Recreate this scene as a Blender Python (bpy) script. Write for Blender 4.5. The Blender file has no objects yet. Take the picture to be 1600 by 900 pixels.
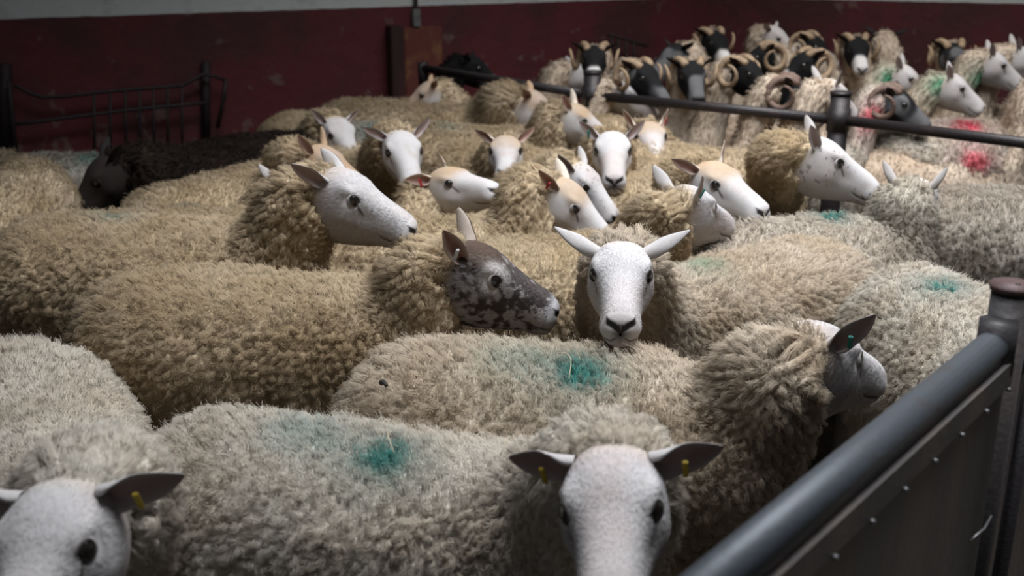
import bpy, math, random
import numpy as np
from mathutils import Vector, Matrix

# ------------------------------------------------------------------ camera, world, light, exposure
scene = bpy.context.scene
COL = scene.collection
F_PX = 1700.0                      # focal length for a 1600 px wide frame
CAM_H = 1.55
PITCH = math.atan(570.0 / F_PX)
cam_data = bpy.data.cameras.new('camera')
cam_data.sensor_width = 36.0
cam_data.lens = 36.0 * F_PX / 1600.0
cam_data.clip_start = 0.05
cam = bpy.data.objects.new('camera', cam_data)
cam.location = (0, 0, CAM_H)
cam.rotation_euler = (math.pi / 2 - PITCH, 0, 0)
COL.objects.link(cam)
scene.camera = cam
cam_data.dof.use_dof = True
cam_data.dof.focus_distance = 2.35
cam_data.dof.aperture_fstop = 3.6

world = bpy.data.worlds.new('world')
scene.world = world
world.use_nodes = True
wn = world.node_tree.nodes
wn['Background'].inputs['Color'].default_value = (0.80, 0.84, 0.92, 1)
wn['Background'].inputs['Strength'].default_value = 0.075

def area_light(name, loc, size, energy, color, target):
    d = bpy.data.lights.new(name, 'AREA')
    d.shape = 'RECTANGLE'
    d.size, d.size_y = size
    d.energy = energy
    d.color = color
    d.spread = math.radians(100)
    o = bpy.data.objects.new(name, d)
    o.location = loc
    o.rotation_euler = (Vector(target) - Vector(loc)).to_track_quat('-Z', 'Y').to_euler()
    COL.objects.link(o)
    return o
# roof lights of the shed, overhead and to the right of the pens
area_light('roof_light', (0.9, 2.4, 4.3), (3.0, 2.4), 120, (0.92, 0.96, 1.0), (0.7, 2.8, 0))
area_light('roof_light', (1.9, 4.2, 4.3), (2.2, 1.4), 58, (1.0, 0.97, 0.93), (1.9, 4.3, 0))
scene.view_settings.view_transform = 'Standard'
scene.view_settings.look = 'None'
scene.view_settings.gamma = 1.0
scene.view_settings.use_curve_mapping = False
scene.view_settings.exposure = 0.0

# ------------------------------------------------------------------ helpers
FWD = np.array([0, math.cos(PITCH), -math.sin(PITCH)])
UPV = np.array([0, math.sin(PITCH), math.cos(PITCH)])
RGT = np.array([1.0, 0, 0])
EYE = np.array([0, 0, CAM_H])
def ray(px, py):
    return RGT * (px - 800) / F_PX + UPV * (450 - py) / F_PX + FWD
def at(px, py, z):
    d = ray(px, py)
    return EYE + d * (z - CAM_H) / d[2]
def at_y(px, py, y):
    d = ray(px, py)
    return EYE + d * y / d[1]

def new_obj(name, data, parent=None):
    o = bpy.data.objects.new(name, data)
    COL.objects.link(o)
    if parent is not None:
        o.parent = parent
    return o
def tag(o, label=None, category=None, group=None, kind=None):
    if label: o['label'] = label
    if category: o['category'] = category
    if group: o['group'] = group
    if kind: o['kind'] = kind
    return o
def empty(name, loc=(0, 0, 0), rz=0.0):
    o = new_obj(name, None)
    o.empty_display_size = 0.1
    o.location = loc
    o.rotation_euler = (0, 0, rz)
    return o
def mesh_from(name, verts, faces, mat=None, smooth=True):
    me = bpy.data.meshes.new(name)
    me.from_pydata([tuple(v) for v in verts], [], [tuple(f) for f in faces])
    if smooth:
        me.polygons.foreach_set('use_smooth', np.ones(len(me.polygons), bool))
    if mat is not None:
        me.materials.append(mat)
    me.update()
    return me

def hash01(*ints):
    h = np.zeros(np.broadcast(*ints).shape, np.uint64)
    for k, a in enumerate(ints):
        h = h ^ (np.asarray(a, np.int64).astype(np.uint64) * np.uint64((0x9E3779B97F4A7C15, 0xC2B2AE3D27D4EB4F, 0x165667B19E3779F9, 0x27D4EB2F165667C5)[k % 4]))
        h = (h ^ (h >> np.uint64(29))) * np.uint64(0xBF58476D1CE4E5B9)
    h = h ^ (h >> np.uint64(32))
    return (h & np.uint64(0xFFFFFF)).astype(np.float64) / float(0xFFFFFF)
def noise3(p, scale, seed=0):
    q = p * scale
    i = np.floor(q).astype(np.int64)
    f = q - i
    f = f * f * (3 - 2 * f)
    out = 0
    for dx in (0, 1):
        for dy in (0, 1):
            for dz in (0, 1):
                w = (f[..., 0] if dx else 1 - f[..., 0]) * (f[..., 1] if dy else 1 - f[..., 1]) * (f[..., 2] if dz else 1 - f[..., 2])
                out = out + w * hash01(i[..., 0] + dx, i[..., 1] + dy, i[..., 2] + dz, np.int64(seed))
    return out
def sstep(a, b, x):
    t = np.clip((x - a) / (b - a), 0, 1)
    return t * t * (3 - 2 * t)
def unit(v):
    v = np.asarray(v, float)
    return v / np.maximum(np.linalg.norm(v, axis=-1, keepdims=True), 1e-9)
def gauss(p, c, s):
    d = (p - np.asarray(c)) / np.asarray(s)
    return np.exp(-0.5 * (d * d).sum(-1))

# ------------------------------------------------------------------ materials
def node_mat(name):
    m = bpy.data.materials.new(name)
    m.use_nodes = True
    nt = m.node_tree
    nt.nodes.clear()
    out = nt.nodes.new('ShaderNodeOutputMaterial')
    return m, nt, out
def N(nt, kind, **kw):
    n = nt.nodes.new(kind)
    for k, v in kw.items():
        if k == 'ins':
            for a, b in v.items():
                n.inputs[a].default_value = b
        else:
            setattr(n, k, v)
    return n
def mixc(nt, fac, a, b, blend='MIX'):
    n = nt.nodes.new('ShaderNodeMix')
    n.data_type = 'RGBA'
    n.blend_type = blend
    for sock, val in ((n.inputs[0], fac), (n.inputs[6], a), (n.inputs[7], b)):
        if hasattr(val, 'links'):
            nt.links.new(val, sock)
        elif isinstance(val, (int, float)):
            sock.default_value = val
        else:
            sock.default_value = (*val, 1) if len(val) == 3 else val
    return n.outputs[2]
def ramp(nt, fac, a, b):
    n = nt.nodes.new('ShaderNodeMapRange')
    n.interpolation_type = 'SMOOTHSTEP'
    nt.links.new(fac, n.inputs[0])
    n.inputs[1].default_value = a
    n.inputs[2].default_value = b
    return n.outputs[0]
def math_n(nt, op, a, b=None):
    n = nt.nodes.new('ShaderNodeMath')
    n.operation = op
    for s, v in zip(n.inputs, (a, b)):
        if v is None: continue
        if hasattr(v, 'links'): nt.links.new(v, s)
        else: s.default_value = v
    return n.outputs[0]

def paint_mat(name, base, alt, scale=6.0, rough=0.6, metal=0.0, bump=0.15, streak=1.0, speck=None, thresh=(0.45, 0.7)):
    m, nt, out = node_mat(name)
    b = N(nt, 'ShaderNodeBsdfPrincipled', ins={'Roughness': rough, 'Metallic': metal})
    tc = N(nt, 'ShaderNodeTexCoord')
    mp = N(nt, 'ShaderNodeMapping')
    mp.inputs['Scale'].default_value = (1, 1, streak)
    nt.links.new(tc.outputs['Object'], mp.inputs['Vector'])
    n1 = N(nt, 'ShaderNodeTexNoise', ins={'Scale': scale, 'Detail': 6.0, 'Roughness': 0.62})
    nt.links.new(mp.outputs[0], n1.inputs['Vector'])
    c = mixc(nt, ramp(nt, n1.outputs['Fac'], *thresh), base, alt)
    if speck:
        n2 = N(nt, 'ShaderNodeTexNoise', ins={'Scale': scale * 5, 'Detail': 3.0})
        nt.links.new(mp.outputs[0], n2.inputs['Vector'])
        c = mixc(nt, ramp(nt, n2.outputs['Fac'], 0.66, 0.74), c, speck)
    nt.links.new(c, b.inputs['Base Color'])
    bp = N(nt, 'ShaderNodeBump', ins={'Strength': bump, 'Distance': 0.01})
    n3 = N(nt, 'ShaderNodeTexNoise', ins={'Scale': scale * 8, 'Detail': 4.0})
    nt.links.new(tc.outputs['Object'], n3.inputs['Vector'])
    nt.links.new(n3.outputs['Fac'], bp.inputs['Height'])
    nt.links.new(bp.outputs[0], b.inputs['Normal'])
    nt.links.new(b.outputs[0], out.inputs[0])
    return m

def wall_mat(name, red, red2, white):
    m, nt, out = node_mat(name)
    b = N(nt, 'ShaderNodeBsdfPrincipled', ins={'Roughness': 0.7})
    tc = N(nt, 'ShaderNodeTexCoord')
    sep = N(nt, 'ShaderNodeSeparateXYZ')
    nt.links.new(tc.outputs['Object'], sep.inputs[0])
    n1 = N(nt, 'ShaderNodeTexNoise', ins={'Scale': 2.2, 'Detail': 7.0, 'Roughness': 0.6})
    nt.links.new(tc.outputs['Object'], n1.inputs['Vector'])
    n2 = N(nt, 'ShaderNodeTexNoise', ins={'Scale': 9.0, 'Detail': 5.0, 'Roughness': 0.6})
    nt.links.new(tc.outputs['Object'], n2.inputs['Vector'])
    c = mixc(nt, ramp(nt, n1.outputs['Fac'], 0.42, 0.62), red, red2)
    # scuffed plaster showing through the red paint, more of it low down where animals rub
    low = math_n(nt, 'MULTIPLY', ramp(nt, sep.outputs['Z'], 1.05, 0.25), 0.10)
    scuff = ramp(nt, math_n(nt, 'ADD', n2.outputs['Fac'], low), 0.64, 0.72)
    c = mixc(nt, math_n(nt, 'MULTIPLY', scuff, 0.55), c, (0.16, 0.12, 0.10))
    wc = mixc(nt, ramp(nt, n2.outputs['Fac'], 0.5, 0.75), white, tuple(v * 0.72 for v in white))
    edge = math_n(nt, 'ADD', sep.outputs['Z'], math_n(nt, 'MULTIPLY', n2.outputs['Fac'], 0.012))
    c = mixc(nt, ramp(nt, edge, 1.103, 1.109), c, wc)
    nt.links.new(c, b.inputs['Base Color'])
    bp = N(nt, 'ShaderNodeBump', ins={'Strength': 0.35, 'Distance': 0.02})
    nt.links.new(n2.outputs['Fac'], bp.inputs['Height'])
    nt.links.new(bp.outputs[0], b.inputs['Normal'])
    nt.links.new(b.outputs[0], out.inputs[0])
    return m

M_WALL = wall_mat('painted_plaster', (0.10, 0.013, 0.018), (0.06, 0.014, 0.016), (0.58, 0.61, 0.60))
M_FLOOR = paint_mat('strawed_concrete', (0.055, 0.045, 0.035), (0.12, 0.095, 0.06), 7, 0.9, bump=0.5)
M_RAIL = paint_mat('dark_pipe', (0.022, 0.018, 0.020), (0.045, 0.030, 0.028), 14, 0.5, 0.3, thresh=(0.5, 0.75))
M_WIRE = paint_mat('rusty_wire', (0.018, 0.012, 0.014), (0.04, 0.02, 0.018), 20, 0.7, 0.2)
M_TIMBER = paint_mat('dark_red_timber', (0.030, 0.008, 0.009), (0.055, 0.014, 0.012), 8, 0.7, streak=0.2)
M_BOARD = paint_mat('worn_red_board', (0.13, 0.030, 0.022), (0.20, 0.085, 0.035), 7, 0.7, thresh=(0.5, 0.66))
M_TUBE = paint_mat('gate_tube_steel', (0.075, 0.084, 0.098), (0.075, 0.058, 0.052), 9, 0.5, 0.3, bump=0.08, thresh=(0.5, 0.72))
M_SHEET = paint_mat('dull_sheet_steel', (0.115, 0.103, 0.100), (0.17, 0.135, 0.115), 7, 0.6, 0.15, bump=0.12, streak=0.3, speck=(0.10, 0.08, 0.07))
M_POST = paint_mat('dark_post_steel', (0.042, 0.038, 0.040), (0.075, 0.055, 0.048), 9, 0.55, 0.3, streak=0.3)
M_CAP = paint_mat('worn_red_cap', (0.085, 0.045, 0.044), (0.06, 0.032, 0.031), 40, 0.6)
M_BOLT = paint_mat('zinc_bolt', (0.25, 0.25, 0.26), (0.17, 0.16, 0.15), 60, 0.4, 0.7)
M_CONDUIT = paint_mat('grey_conduit', (0.16, 0.16, 0.16), (0.10, 0.09, 0.09), 20, 0.6)
M_STRAW = paint_mat('pale_straw', (0.55, 0.46, 0.33), (0.42, 0.33, 0.20), 60, 0.8)
M_DUNG = paint_mat('dark_dung', (0.02, 0.016, 0.013), (0.035, 0.028, 0.02), 80, 0.8)

def simple(name, col, rough=0.5, metal=0.0, coat=0.0):
    m, nt, out = node_mat(name)
    b = N(nt, 'ShaderNodeBsdfPrincipled', ins={'Roughness': rough, 'Metallic': metal, 'Coat Weight': coat})
    tc = N(nt, 'ShaderNodeTexCoord')
    n1 = N(nt, 'ShaderNodeTexNoise', ins={'Scale': 120.0, 'Detail': 3.0})
    nt.links.new(tc.outputs['Object'], n1.inputs['Vector'])
    c = mixc(nt, ramp(nt, n1.outputs['Fac'], 0.4, 0.7), col, tuple(v * 0.75 for v in col))
    nt.links.new(c, b.inputs['Base Color'])
    nt.links.new(b.outputs[0], out.inputs[0])
    return m
M_EYE = simple('dark_eye', (0.012, 0.009, 0.007), 0.12, coat=0.6)
TAGS = {'teal': simple('teal_tag', (0.02, 0.26, 0.22), 0.4), 'yellow': simple('yellow_tag', (0.55, 0.40, 0.04), 0.4),
        'red': simple('red_tag', (0.42, 0.02, 0.035), 0.4), 'white': simple('white_tag', (0.6, 0.6, 0.6), 0.4)}
M_HORN = paint_mat('ridged_horn', (0.34, 0.24, 0.15), (0.20, 0.13, 0.085), 25, 0.55, bump=0.5)
M_HORN_D = paint_mat('dark_horn', (0.16, 0.10, 0.075), (0.09, 0.055, 0.045), 25, 0.55, bump=0.5)

def face_mat():
    m, nt, out = node_mat('short_face_hair')
    b = N(nt, 'ShaderNodeBsdfPrincipled', ins={'Roughness': 0.85, 'Specular IOR Level': 0.2, 'Sheen Weight': 0.0, 'Sheen Roughness': 0.5})
    at_ = N(nt, 'ShaderNodeAttribute', attribute_name='col')
    tc = N(nt, 'ShaderNodeTexCoord')
    n1 = N(nt, 'ShaderNodeTexNoise', ins={'Scale': 220.0, 'Detail': 4.0})
    nt.links.new(tc.outputs['Object'], n1.inputs['Vector'])
    n2 = N(nt, 'ShaderNodeTexNoise', ins={'Scale': 28.0, 'Detail': 4.0})
    nt.links.new(tc.outputs['Object'], n2.inputs['Vector'])
    c = mixc(nt, math_n(nt, 'MULTIPLY', ramp(nt, n1.outputs['Fac'], 0.4, 0.75), 0.12), at_.outputs['Color'], (0.28, 0.24, 0.22), 'MULTIPLY')
    c = mixc(nt, math_n(nt, 'MULTIPLY', ramp(nt, n2.outputs['Fac'], 0.5, 0.75), 0.30), c, (0.75, 0.62, 0.52), 'MULTIPLY')
    nt.links.new(c, b.inputs['Base Color'])
    bp = N(nt, 'ShaderNodeBump', ins={'Strength': 0.12, 'Distance': 0.003})
    nt.links.new(n1.outputs['Fac'], bp.inputs['Height'])
    nt.links.new(bp.outputs[0], b.inputs['Normal'])
    nt.links.new(b.outputs[0], out.inputs[0])
    return m
M_FACE = face_mat()
def face_hair_mat():
    m, nt, out = node_mat('face_hair')
    at_ = N(nt, 'ShaderNodeAttribute', attribute_name='col')
    d = N(nt, 'ShaderNodeBsdfDiffuse')
    nt.links.new(at_.outputs['Color'], d.inputs['Color'])
    na = N(nt, 'ShaderNodeAttribute', attribute_name='nrm')
    vt = N(nt, 'ShaderNodeVectorTransform', vector_type='NORMAL', convert_from='OBJECT', convert_to='WORLD')
    nt.links.new(na.outputs['Vector'], vt.inputs[0])
    nt.links.new(vt.outputs[0], d.inputs['Normal'])
    nt.links.new(d.outputs[0], out.inputs[0])
    return m
M_FACE_HAIR = face_hair_mat()

def wool_mat(name, tint, dirt, spots, hair):
    """spots: list of (centre xyz in the sheep's own space, radius, colour, strength)"""
    m, nt, out = node_mat(name)
    tc = N(nt, 'ShaderNodeTexCoord')
    vec = tc.outputs['Object']
    n1 = N(nt, 'ShaderNodeTexNoise', ins={'Scale': 5.0, 'Detail': 4.0, 'Roughness': 0.6})
    nt.links.new(vec, n1.inputs['Vector'])
    n2 = N(nt, 'ShaderNodeTexNoise', ins={'Scale': 70.0, 'Detail': 3.0})
    nt.links.new(vec, n2.inputs['Vector'])
    c = mixc(nt, ramp(nt, n1.outputs['Fac'], 0.36, 0.66), tint, dirt)
    c = mixc(nt, math_n(nt, 'MULTIPLY', ramp(nt, n2.outputs['Fac'], 0.45, 0.75), 0.20), c, (0.55, 0.48, 0.40), 'MULTIPLY')
    if hair:
        ra = N(nt, 'ShaderNodeAttribute', attribute_name='rnd')
        c = mixc(nt, math_n(nt, 'MULTIPLY', ra.outputs['Fac'], 0.22), c, (0.52, 0.46, 0.40), 'MULTIPLY')
    for (cen, rad, colr, st) in spots:
        sub = N(nt, 'ShaderNodeVectorMath', operation='SUBTRACT')
        nt.links.new(vec, sub.inputs[0])
        sub.inputs[1].default_value = cen
        ln = N(nt, 'ShaderNodeVectorMath', operation='LENGTH')
        nt.links.new(sub.outputs[0], ln.inputs[0])
        nn = N(nt, 'ShaderNodeTexNoise', ins={'Scale': 22.0, 'Detail': 5.0, 'Roughness': 0.7})
        nt.links.new(vec, nn.inputs['Vector'])
        dist = math_n(nt, 'ADD', ln.outputs['Value'], math_n(nt, 'MULTIPLY', math_n(nt, 'SUBTRACT', nn.outputs['Fac'], 0.5), rad * 1.3))
        f1 = math_n(nt, 'MULTIPLY', ramp(nt, dist, rad * 2.7, rad * 0.5), 0.50 * st)
        f2 = math_n(nt, 'MULTIPLY', ramp(nt, dist, rad * 1.25, rad * 0.3), 0.9 * st)
        c = mixc(nt, f1, c, tuple(min(1, 0.45 * v + 0.16) for v in colr))
        c = mixc(nt, f2, c, colr)
    d = N(nt, 'ShaderNodeBsdfDiffuse')
    nt.links.new(c, d.inputs['Color'])
    if hair:
        na = N(nt, 'ShaderNodeAttribute', attribute_name='nrm')
        vt = N(nt, 'ShaderNodeVectorTransform', vector_type='NORMAL', convert_from='OBJECT', convert_to='WORLD')
        nt.links.new(na.outputs['Vector'], vt.inputs[0])
        nt.links.new(vt.outputs[0], d.inputs['Normal'])
        tr = N(nt, 'ShaderNodeBsdfTranslucent')
        nt.links.new(c, tr.inputs['Color'])
        mx = N(nt, 'ShaderNodeMixShader')
        mx.inputs[0].default_value = 0.22
        nt.links.new(d.outputs[0], mx.inputs[1])
        nt.links.new(tr.outputs[0], mx.inputs[2])
        nt.links.new(mx.outputs[0], out.inputs[0])
    else:
        bp = N(nt, 'ShaderNodeBump', ins={'Strength': 0.7, 'Distance': 0.006})
        nt.links.new(n2.outputs['Fac'], bp.inputs['Height'])
        nt.links.new(bp.outputs[0], d.inputs['Normal'])
        nt.links.new(d.outputs[0], out.inputs[0])
    return m

# ------------------------------------------------------------------ shape helpers
def box_mesh(name, size, mat, bevel=0.0):
    import bmesh
    bm = bmesh.new()
    bmesh.ops.create_cube(bm, size=1.0)
    bmesh.ops.scale(bm, vec=size, verts=bm.verts)
    if bevel:
        bmesh.ops.bevel(bm, geom=bm.edges[:], offset=bevel, segments=2, affect='EDGES')
    me = bpy.data.meshes.new(name)
    bm.to_mesh(me); bm.free()
    me.materials.append(mat)
    return me
def tube_arrays(pts, rad, seg=10, cap=True):
    pts = np.asarray(pts, float)
    n = len(pts)
    rad = np.broadcast_to(np.asarray(rad, float), (n,))
    T = unit(np.gradient(pts, axis=0))
    ref = np.array([0, 0, 1.0]) if abs(T[0][2]) < 0.9 else np.array([1.0, 0, 0])
    V, Fc = [], []
    A = unit(np.cross(T[0], ref))
    for i in range(n):
        A = unit(A - T[i] * (A @ T[i]))
        B = np.cross(T[i], A)
        for k in range(seg):
            a = 2 * math.pi * k / seg
            V.append(pts[i] + rad[i] * (A * math.cos(a) + B * math.sin(a)))
    for i in range(n - 1):
        for k in range(seg):
            k2 = (k + 1) % seg
            Fc.append((i * seg + k, i * seg + k2, (i + 1) * seg + k2, (i + 1) * seg + k))
    if cap:
        Fc.append(tuple(range(seg - 1, -1, -1)))
        Fc.append(tuple((n - 1) * seg + k for k in range(seg)))
    return np.array(V), Fc
def tube(name, pts, rad, mat, seg=10, parent=None):
    v, f = tube_arrays(pts, rad, seg)
    return new_obj(name, mesh_from(name, v, f, mat), parent)

# ------------------------------------------------------------------ the setting
def slab(name, a, b, z0, z1, thick, mat):
    """upright slab between two floor points, thickness laid away from the camera"""
    a, b = np.array(a, float), np.array(b, float)
    d = unit(b - a)
    n = np.array([-d[1], d[0]])
    if n @ ((a + b) / 2) < 0: n = -n
    c = [a, b, b + n * thick, a + n * thick]
    v = [(p[0], p[1], z0) for p in c] + [(p[0], p[1], z1) for p in c]
    f = [(0, 1, 5, 4), (1, 2, 6, 5), (2, 3, 7, 6), (3, 0, 4, 7), (4, 5, 6, 7), (3, 2, 1, 0)]
    return new_obj(name, mesh_from(name, v, f, mat, smooth=False))

WA = np.array([-2.53, 5.52]); WB = np.array([0.59, 6.94])
WD = unit(WB - WA)
CORNER = WA + WD * 4.17
w = slab('wall_back', WA - WD * 3.2, CORNER, 0, 3.4, 0.25, M_WALL); tag(w, kind='structure')
W2D = unit(np.array([3.01, 6.60]) - CORNER)
w = slab('wall_right', CORNER, CORNER + W2D * 5.0, 0, 3.4, 0.25, M_WALL); tag(w, kind='structure')
fl = new_obj('floor', mesh_from('floor', [(-7, -1.5, 0), (8, -1.5, 0), (8, 9, 0), (-7, 9, 0)], [(0, 1, 2, 3)], M_FLOOR, False))
tag(fl, kind='structure')

WN = np.array([WD[1], -WD[0]])           # wall normal, into the pen
def on_wall(px, py, off=0.0):
    """point on the back wall's plane (moved into the pen by off) seen at a picture point"""
    d = ray(px, py)
    base = np.array([*(WA + WN * off), 0.0])
    n = np.array([*WN, 0.0])
    t = ((base - EYE) @ n) / (d @ n)
    return EYE + d * t

# hay rack of bent wire on the red wall
rack = empty('hay_rack', tuple(on_wall(180, 200, 0.0)))
rack.location.z = 0.0
tag(rack, 'dark bent wire hay rack fixed to the red wall above the dark brown sheep', 'hay rack')
def rack_bar(name, pix, r, off=0.10, seg=6, sub=1):
    pts = [on_wall(x, y, off if not isinstance(off, (list, tuple)) else off[i]) for i, (x, y) in enumerate(pix)]
    p = np.array(pts)
    if sub > 1:
        t = np.linspace(0, len(p) - 1, (len(p) - 1) * sub + 1)
        p = np.stack([np.interp(t, np.arange(len(p)), p[:, k]) for k in range(3)], 1)
    p = p - np.array(rack.location)
    return tube(name, p, r, M_WIRE, seg, rack)
rack_bar('top_rail', [(22, 134), (30, 136), (45, 145), (66, 152), (100, 151), (150, 145), (200, 140), (284, 134), (318, 116), (335, 119), (353, 126)], 0.010)
rack_bar('lower_rail', [(22, 194), (60, 190), (120, 182), (200, 172), (260, 166), (322, 161)], 0.010)
for x, y0, y1 in ((147, 146, 250), (172, 143, 250), (196, 141, 250), (218, 139, 250), (240, 137, 250), (262, 135, 250), (284, 134, 250)):
    rack_bar('wire', [(x, y0), (x + 1, y1)], 0.008)
rack_bar('end_bar', [(14, 128), (19, 180), (26, 250)], 0.012)
rack_bar('end_bar', [(353, 124), (350, 150), (340, 200)], 0.012)
rack_bar('bracket', [(322, 96), (322, 220)], 0.024, off=0.03)
rack_bar('bracket', [(8, 100), (10, 250)], 0.030, off=0.03)

rack2 = empty('hay_rack', tuple(on_wall(975, 80, 0.0))); rack2.location.z = 0
tag(rack2, 'small dark wire hay rack on the far red wall behind the horned sheep', 'hay rack')
def rack2_bar(name, pix, r, off=0.1):
    p = np.array([on_wall(x, y, off) for x, y in pix]) - np.array(rack2.location)
    return tube(name, p, r, M_WIRE, 6, rack2)
rack2_bar('top_rail', [(950, 54), (968, 58), (990, 66), (1010, 72)], 0.010)
for x in (955, 966, 978, 990):
    rack2_bar('wire', [(x, 56 + (x - 950) * 0.25), (x + 1, 110)], 0.009)

# timber post and worn board by the end of the pen rail, conduit above
def wall_box(name, px0, px1, py0, py1, depth, mat, label, cat, z0=None):
    a, b = on_wall(px0, py1, depth), on_wall(px1, py1, depth)
    top = on_wall((px0 + px1) / 2, py0, depth)[2]
    bot = z0 if z0 is not None else a[2]
    a2, b2 = a[:2], b[:2]
    c = (a2 + b2) / 2
    o = new_obj(name, box_mesh(name, (np.linalg.norm(b2 - a2), depth, top - bot), mat, 0.006))
    o.location = (*(c - WN * depth / 2), (top + bot) / 2)
    o.rotation_euler = (0, 0, math.atan2(WD[1], WD[0]))
    tag(o, label, cat)
    return o
wall_box('timber_post', 614, 634, 41, 145, 0.10, M_TIMBER, 'dark red upright timber post against the red wall left of the worn board', 'post', 0.0)
wall_box('wall_board', 634, 693, 42, 148, 0.03, M_BOARD, 'worn red board with orange edges on the wall behind the rail end', 'board', 0.0)
cd = empty('conduit', tuple(on_wall(650, 30, 0))); cd.location.z = 0
tag(cd, 'thin grey cable conduit running down the white wall to a small switch box', 'conduit')
p0, p1 = on_wall(652, -260, 0.02), on_wall(650, 20, 0.02)
tube('pipe', np.array([[p1[0], p1[1], 2.6], p1]) - np.array(cd.location), 0.012, M_CONDUIT, 8, cd)
sb = new_obj('switch_box', box_mesh('switch_box', (0.045, 0.04, 0.10), M_CONDUIT, 0.005), cd)
sb.location = Vector(tuple(on_wall(650, 28, 0.02))) - cd.location
sb.rotation_euler = (0, 0, math.atan2(WD[1], WD[0]))

# pen rail on posts
RA, RB, RC = at(660, 106, 0.80), at(925, 149, 0.80), at(1310, 187, 0.80)
RD = at(1640, 228, 0.80)
rl = empty('pen_rail', (RB[0], RB[1], 0))
tag(rl, 'dark pipe rail dividing the two pens in front of the horned sheep', 'rail')
off = np.array([RB[0], RB[1], 0])
for a, b in ((RA, RB), (RB, RC), (RC, RC + (RD - RC) * 1.6)):
    tube('rail_pipe', np.array([a, b]) - off, 0.021, M_RAIL, 12, rl)
tube('end_bracket', np.array([RA + [0.0, 0, 0.03], RA + [0.01, 0, -0.12]]) - off, 0.03, M_RAIL, 10, rl)
def rail_post(px, py, base, label):
    zt = 0.86
    e = empty('rail_post', (base[0], base[1], 0))
    tag(e, label, 'post', 'posts of the pen rail')
    tube('shaft', [(0, 0, 0), (0, 0, 0.90)], 0.040, M_RAIL, 16, e)
    tube('cap', [(0, 0, 0.90), (0, 0, 0.912)], 0.043, M_RAIL, 16, e)
    tube('collar', [(0, 0, 0.755), (0, 0, 0.845)], 0.046, M_RAIL, 16, e)
rail_post(925, 120, RB, 'dark steel rail post nearer the red wall, behind the ewe looking right')
rail_post(1310, 165, RC, 'dark steel rail post nearer the right edge, behind the raised ear of a ewe')

# near gate: round top tube over a dull steel sheet, round post, second sheet
GA, GB = at(1110, 912, 0.95), at(1560, 532, 0.95)
GD = unit((GB - GA)[:2]); GNRM = np.array([GD[1], -GD[0]])
gate = empty('pen_gate', (GB[0], GB[1], 0))
tag(gate, 'steel sheeted pen gate with round top tube at lower right', 'gate')
go = np.array([GB[0], GB[1], 0])
g0 = GA - np.array([*GD, 0]) * 0.25
tube('top_tube', np.array([g0, GB]) - go, 0.0235, M_TUBE, 20, gate)
def sheet(name, a, b, z0, z1, th, mat, parent, org):
    a, b = np.array(a[:2]) - org[:2], np.array(b[:2]) - org[:2]
    d = unit(b - a); n = np.array([d[1], -d[0]]) * th
    c = [a, b, b + n, a + n]
    v = [(p[0], p[1], z0) for p in c] + [(p[0], p[1], z1) for p in c]
    return new_obj(name, mesh_from(name, v, [(0, 1, 5, 4), (1, 2, 6, 5), (2, 3, 7, 6), (3, 0, 4, 7), (4, 5, 6, 7), (3, 2, 1, 0)], mat, False), parent)
goff = np.array([*(GNRM * 0.012), 0])
sheet('sheet', g0 + goff, GB + goff, 0.12, 0.945, 0.006, M_SHEET, gate, go)
hem = sheet('hem_strip', g0 + goff + np.array([*(GNRM * 0.008), 0]), GB + goff + np.array([*(GNRM * 0.008), 0]), 0.885, 0.925, 0.008, M_SHEET, gate, go)
for k in range(8):
    p = GB + (GA - GB) * (0.035 + k * 0.118)
    q = np.array([p[0], p[1], 0.888]) + np.array([*(GNRM * 0.030), 0]) - go
    tube('screw', [q, q + np.array([*(GNRM * 0.006), 0])], 0.0034, M_BOLT, 8, hem)
PO = GB + np.array([*(GD * 0.035), 0])
post = empty('gate_post', (PO[0], PO[1], 0))
tag(post, 'round steel gate post with a flat reddish cap at right edge', 'post')
tube('shaft', [(0, 0, 0), (0, 0, 1.022)], 0.030, M_POST, 24, post)
pcap = tube('cap', [(0, 0, 1.022), (0, 0, 1.032)], 0.033, M_CAP, 24, post)
tube('cap_hole', [(0.005, -0.004, 1.0315), (0.005, -0.004, 1.0326)], 0.004, M_RAIL, 10, pcap)
tube('socket', [(-GD[0] * 0.046, -GD[1] * 0.046, 0.905), (-GD[0] * 0.046, -GD[1] * 0.046, 0.985)], 0.030, M_POST, 8, post)
tube('upright', [(*(GNRM * 0.052 - GD * 0.02), 0.0), (*(GNRM * 0.052 - GD * 0.02), 0.93)], 0.012, M_RAIL, 10, post)
def on_gate(px, py, offs):
    d = ray(px, py); n = np.array([*GNRM, 0.0])
    return EYE + d * (((PO + n * offs - EYE) @ n) / (d @ n)) - np.array([PO[0], PO[1], 0])
tube('wire_tie', [on_gate(1549, 806, 0.066), on_gate(1538, 826, 0.072), on_gate(1526, 836, 0.070), on_gate(1516, 846, 0.066)], 0.0016, M_BOLT, 6, post)
g2 = empty('pen_gate', (PO[0], PO[1], 0))
tag(g2, 'dark steel sheet panel running on right of the round gate post', 'gate')
po2 = np.array([PO[0], PO[1], 0])
ga2 = PO + np.array([*(GD * 0.03), 0]) + goff; gb2 = PO + np.array([*(GD * 1.1), 0]) + goff
sheet('sheet', ga2, gb2, 0.30, 0.93, 0.006, M_SHEET, g2, po2)
tube('top_tube', np.array([PO + np.array([*(GD * 0.04), -0.06]), PO + np.array([*(GD * 1.1), -0.06])]) - po2, 0.027, M_TUBE, 16, g2)
tube('bottom_tube', np.array([ga2 * [1, 1, 0] + [0, 0, 0.30], gb2 * [1, 1, 0] + [0, 0, 0.30]]) - po2, 0.022, M_RAIL, 12, g2)

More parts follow.
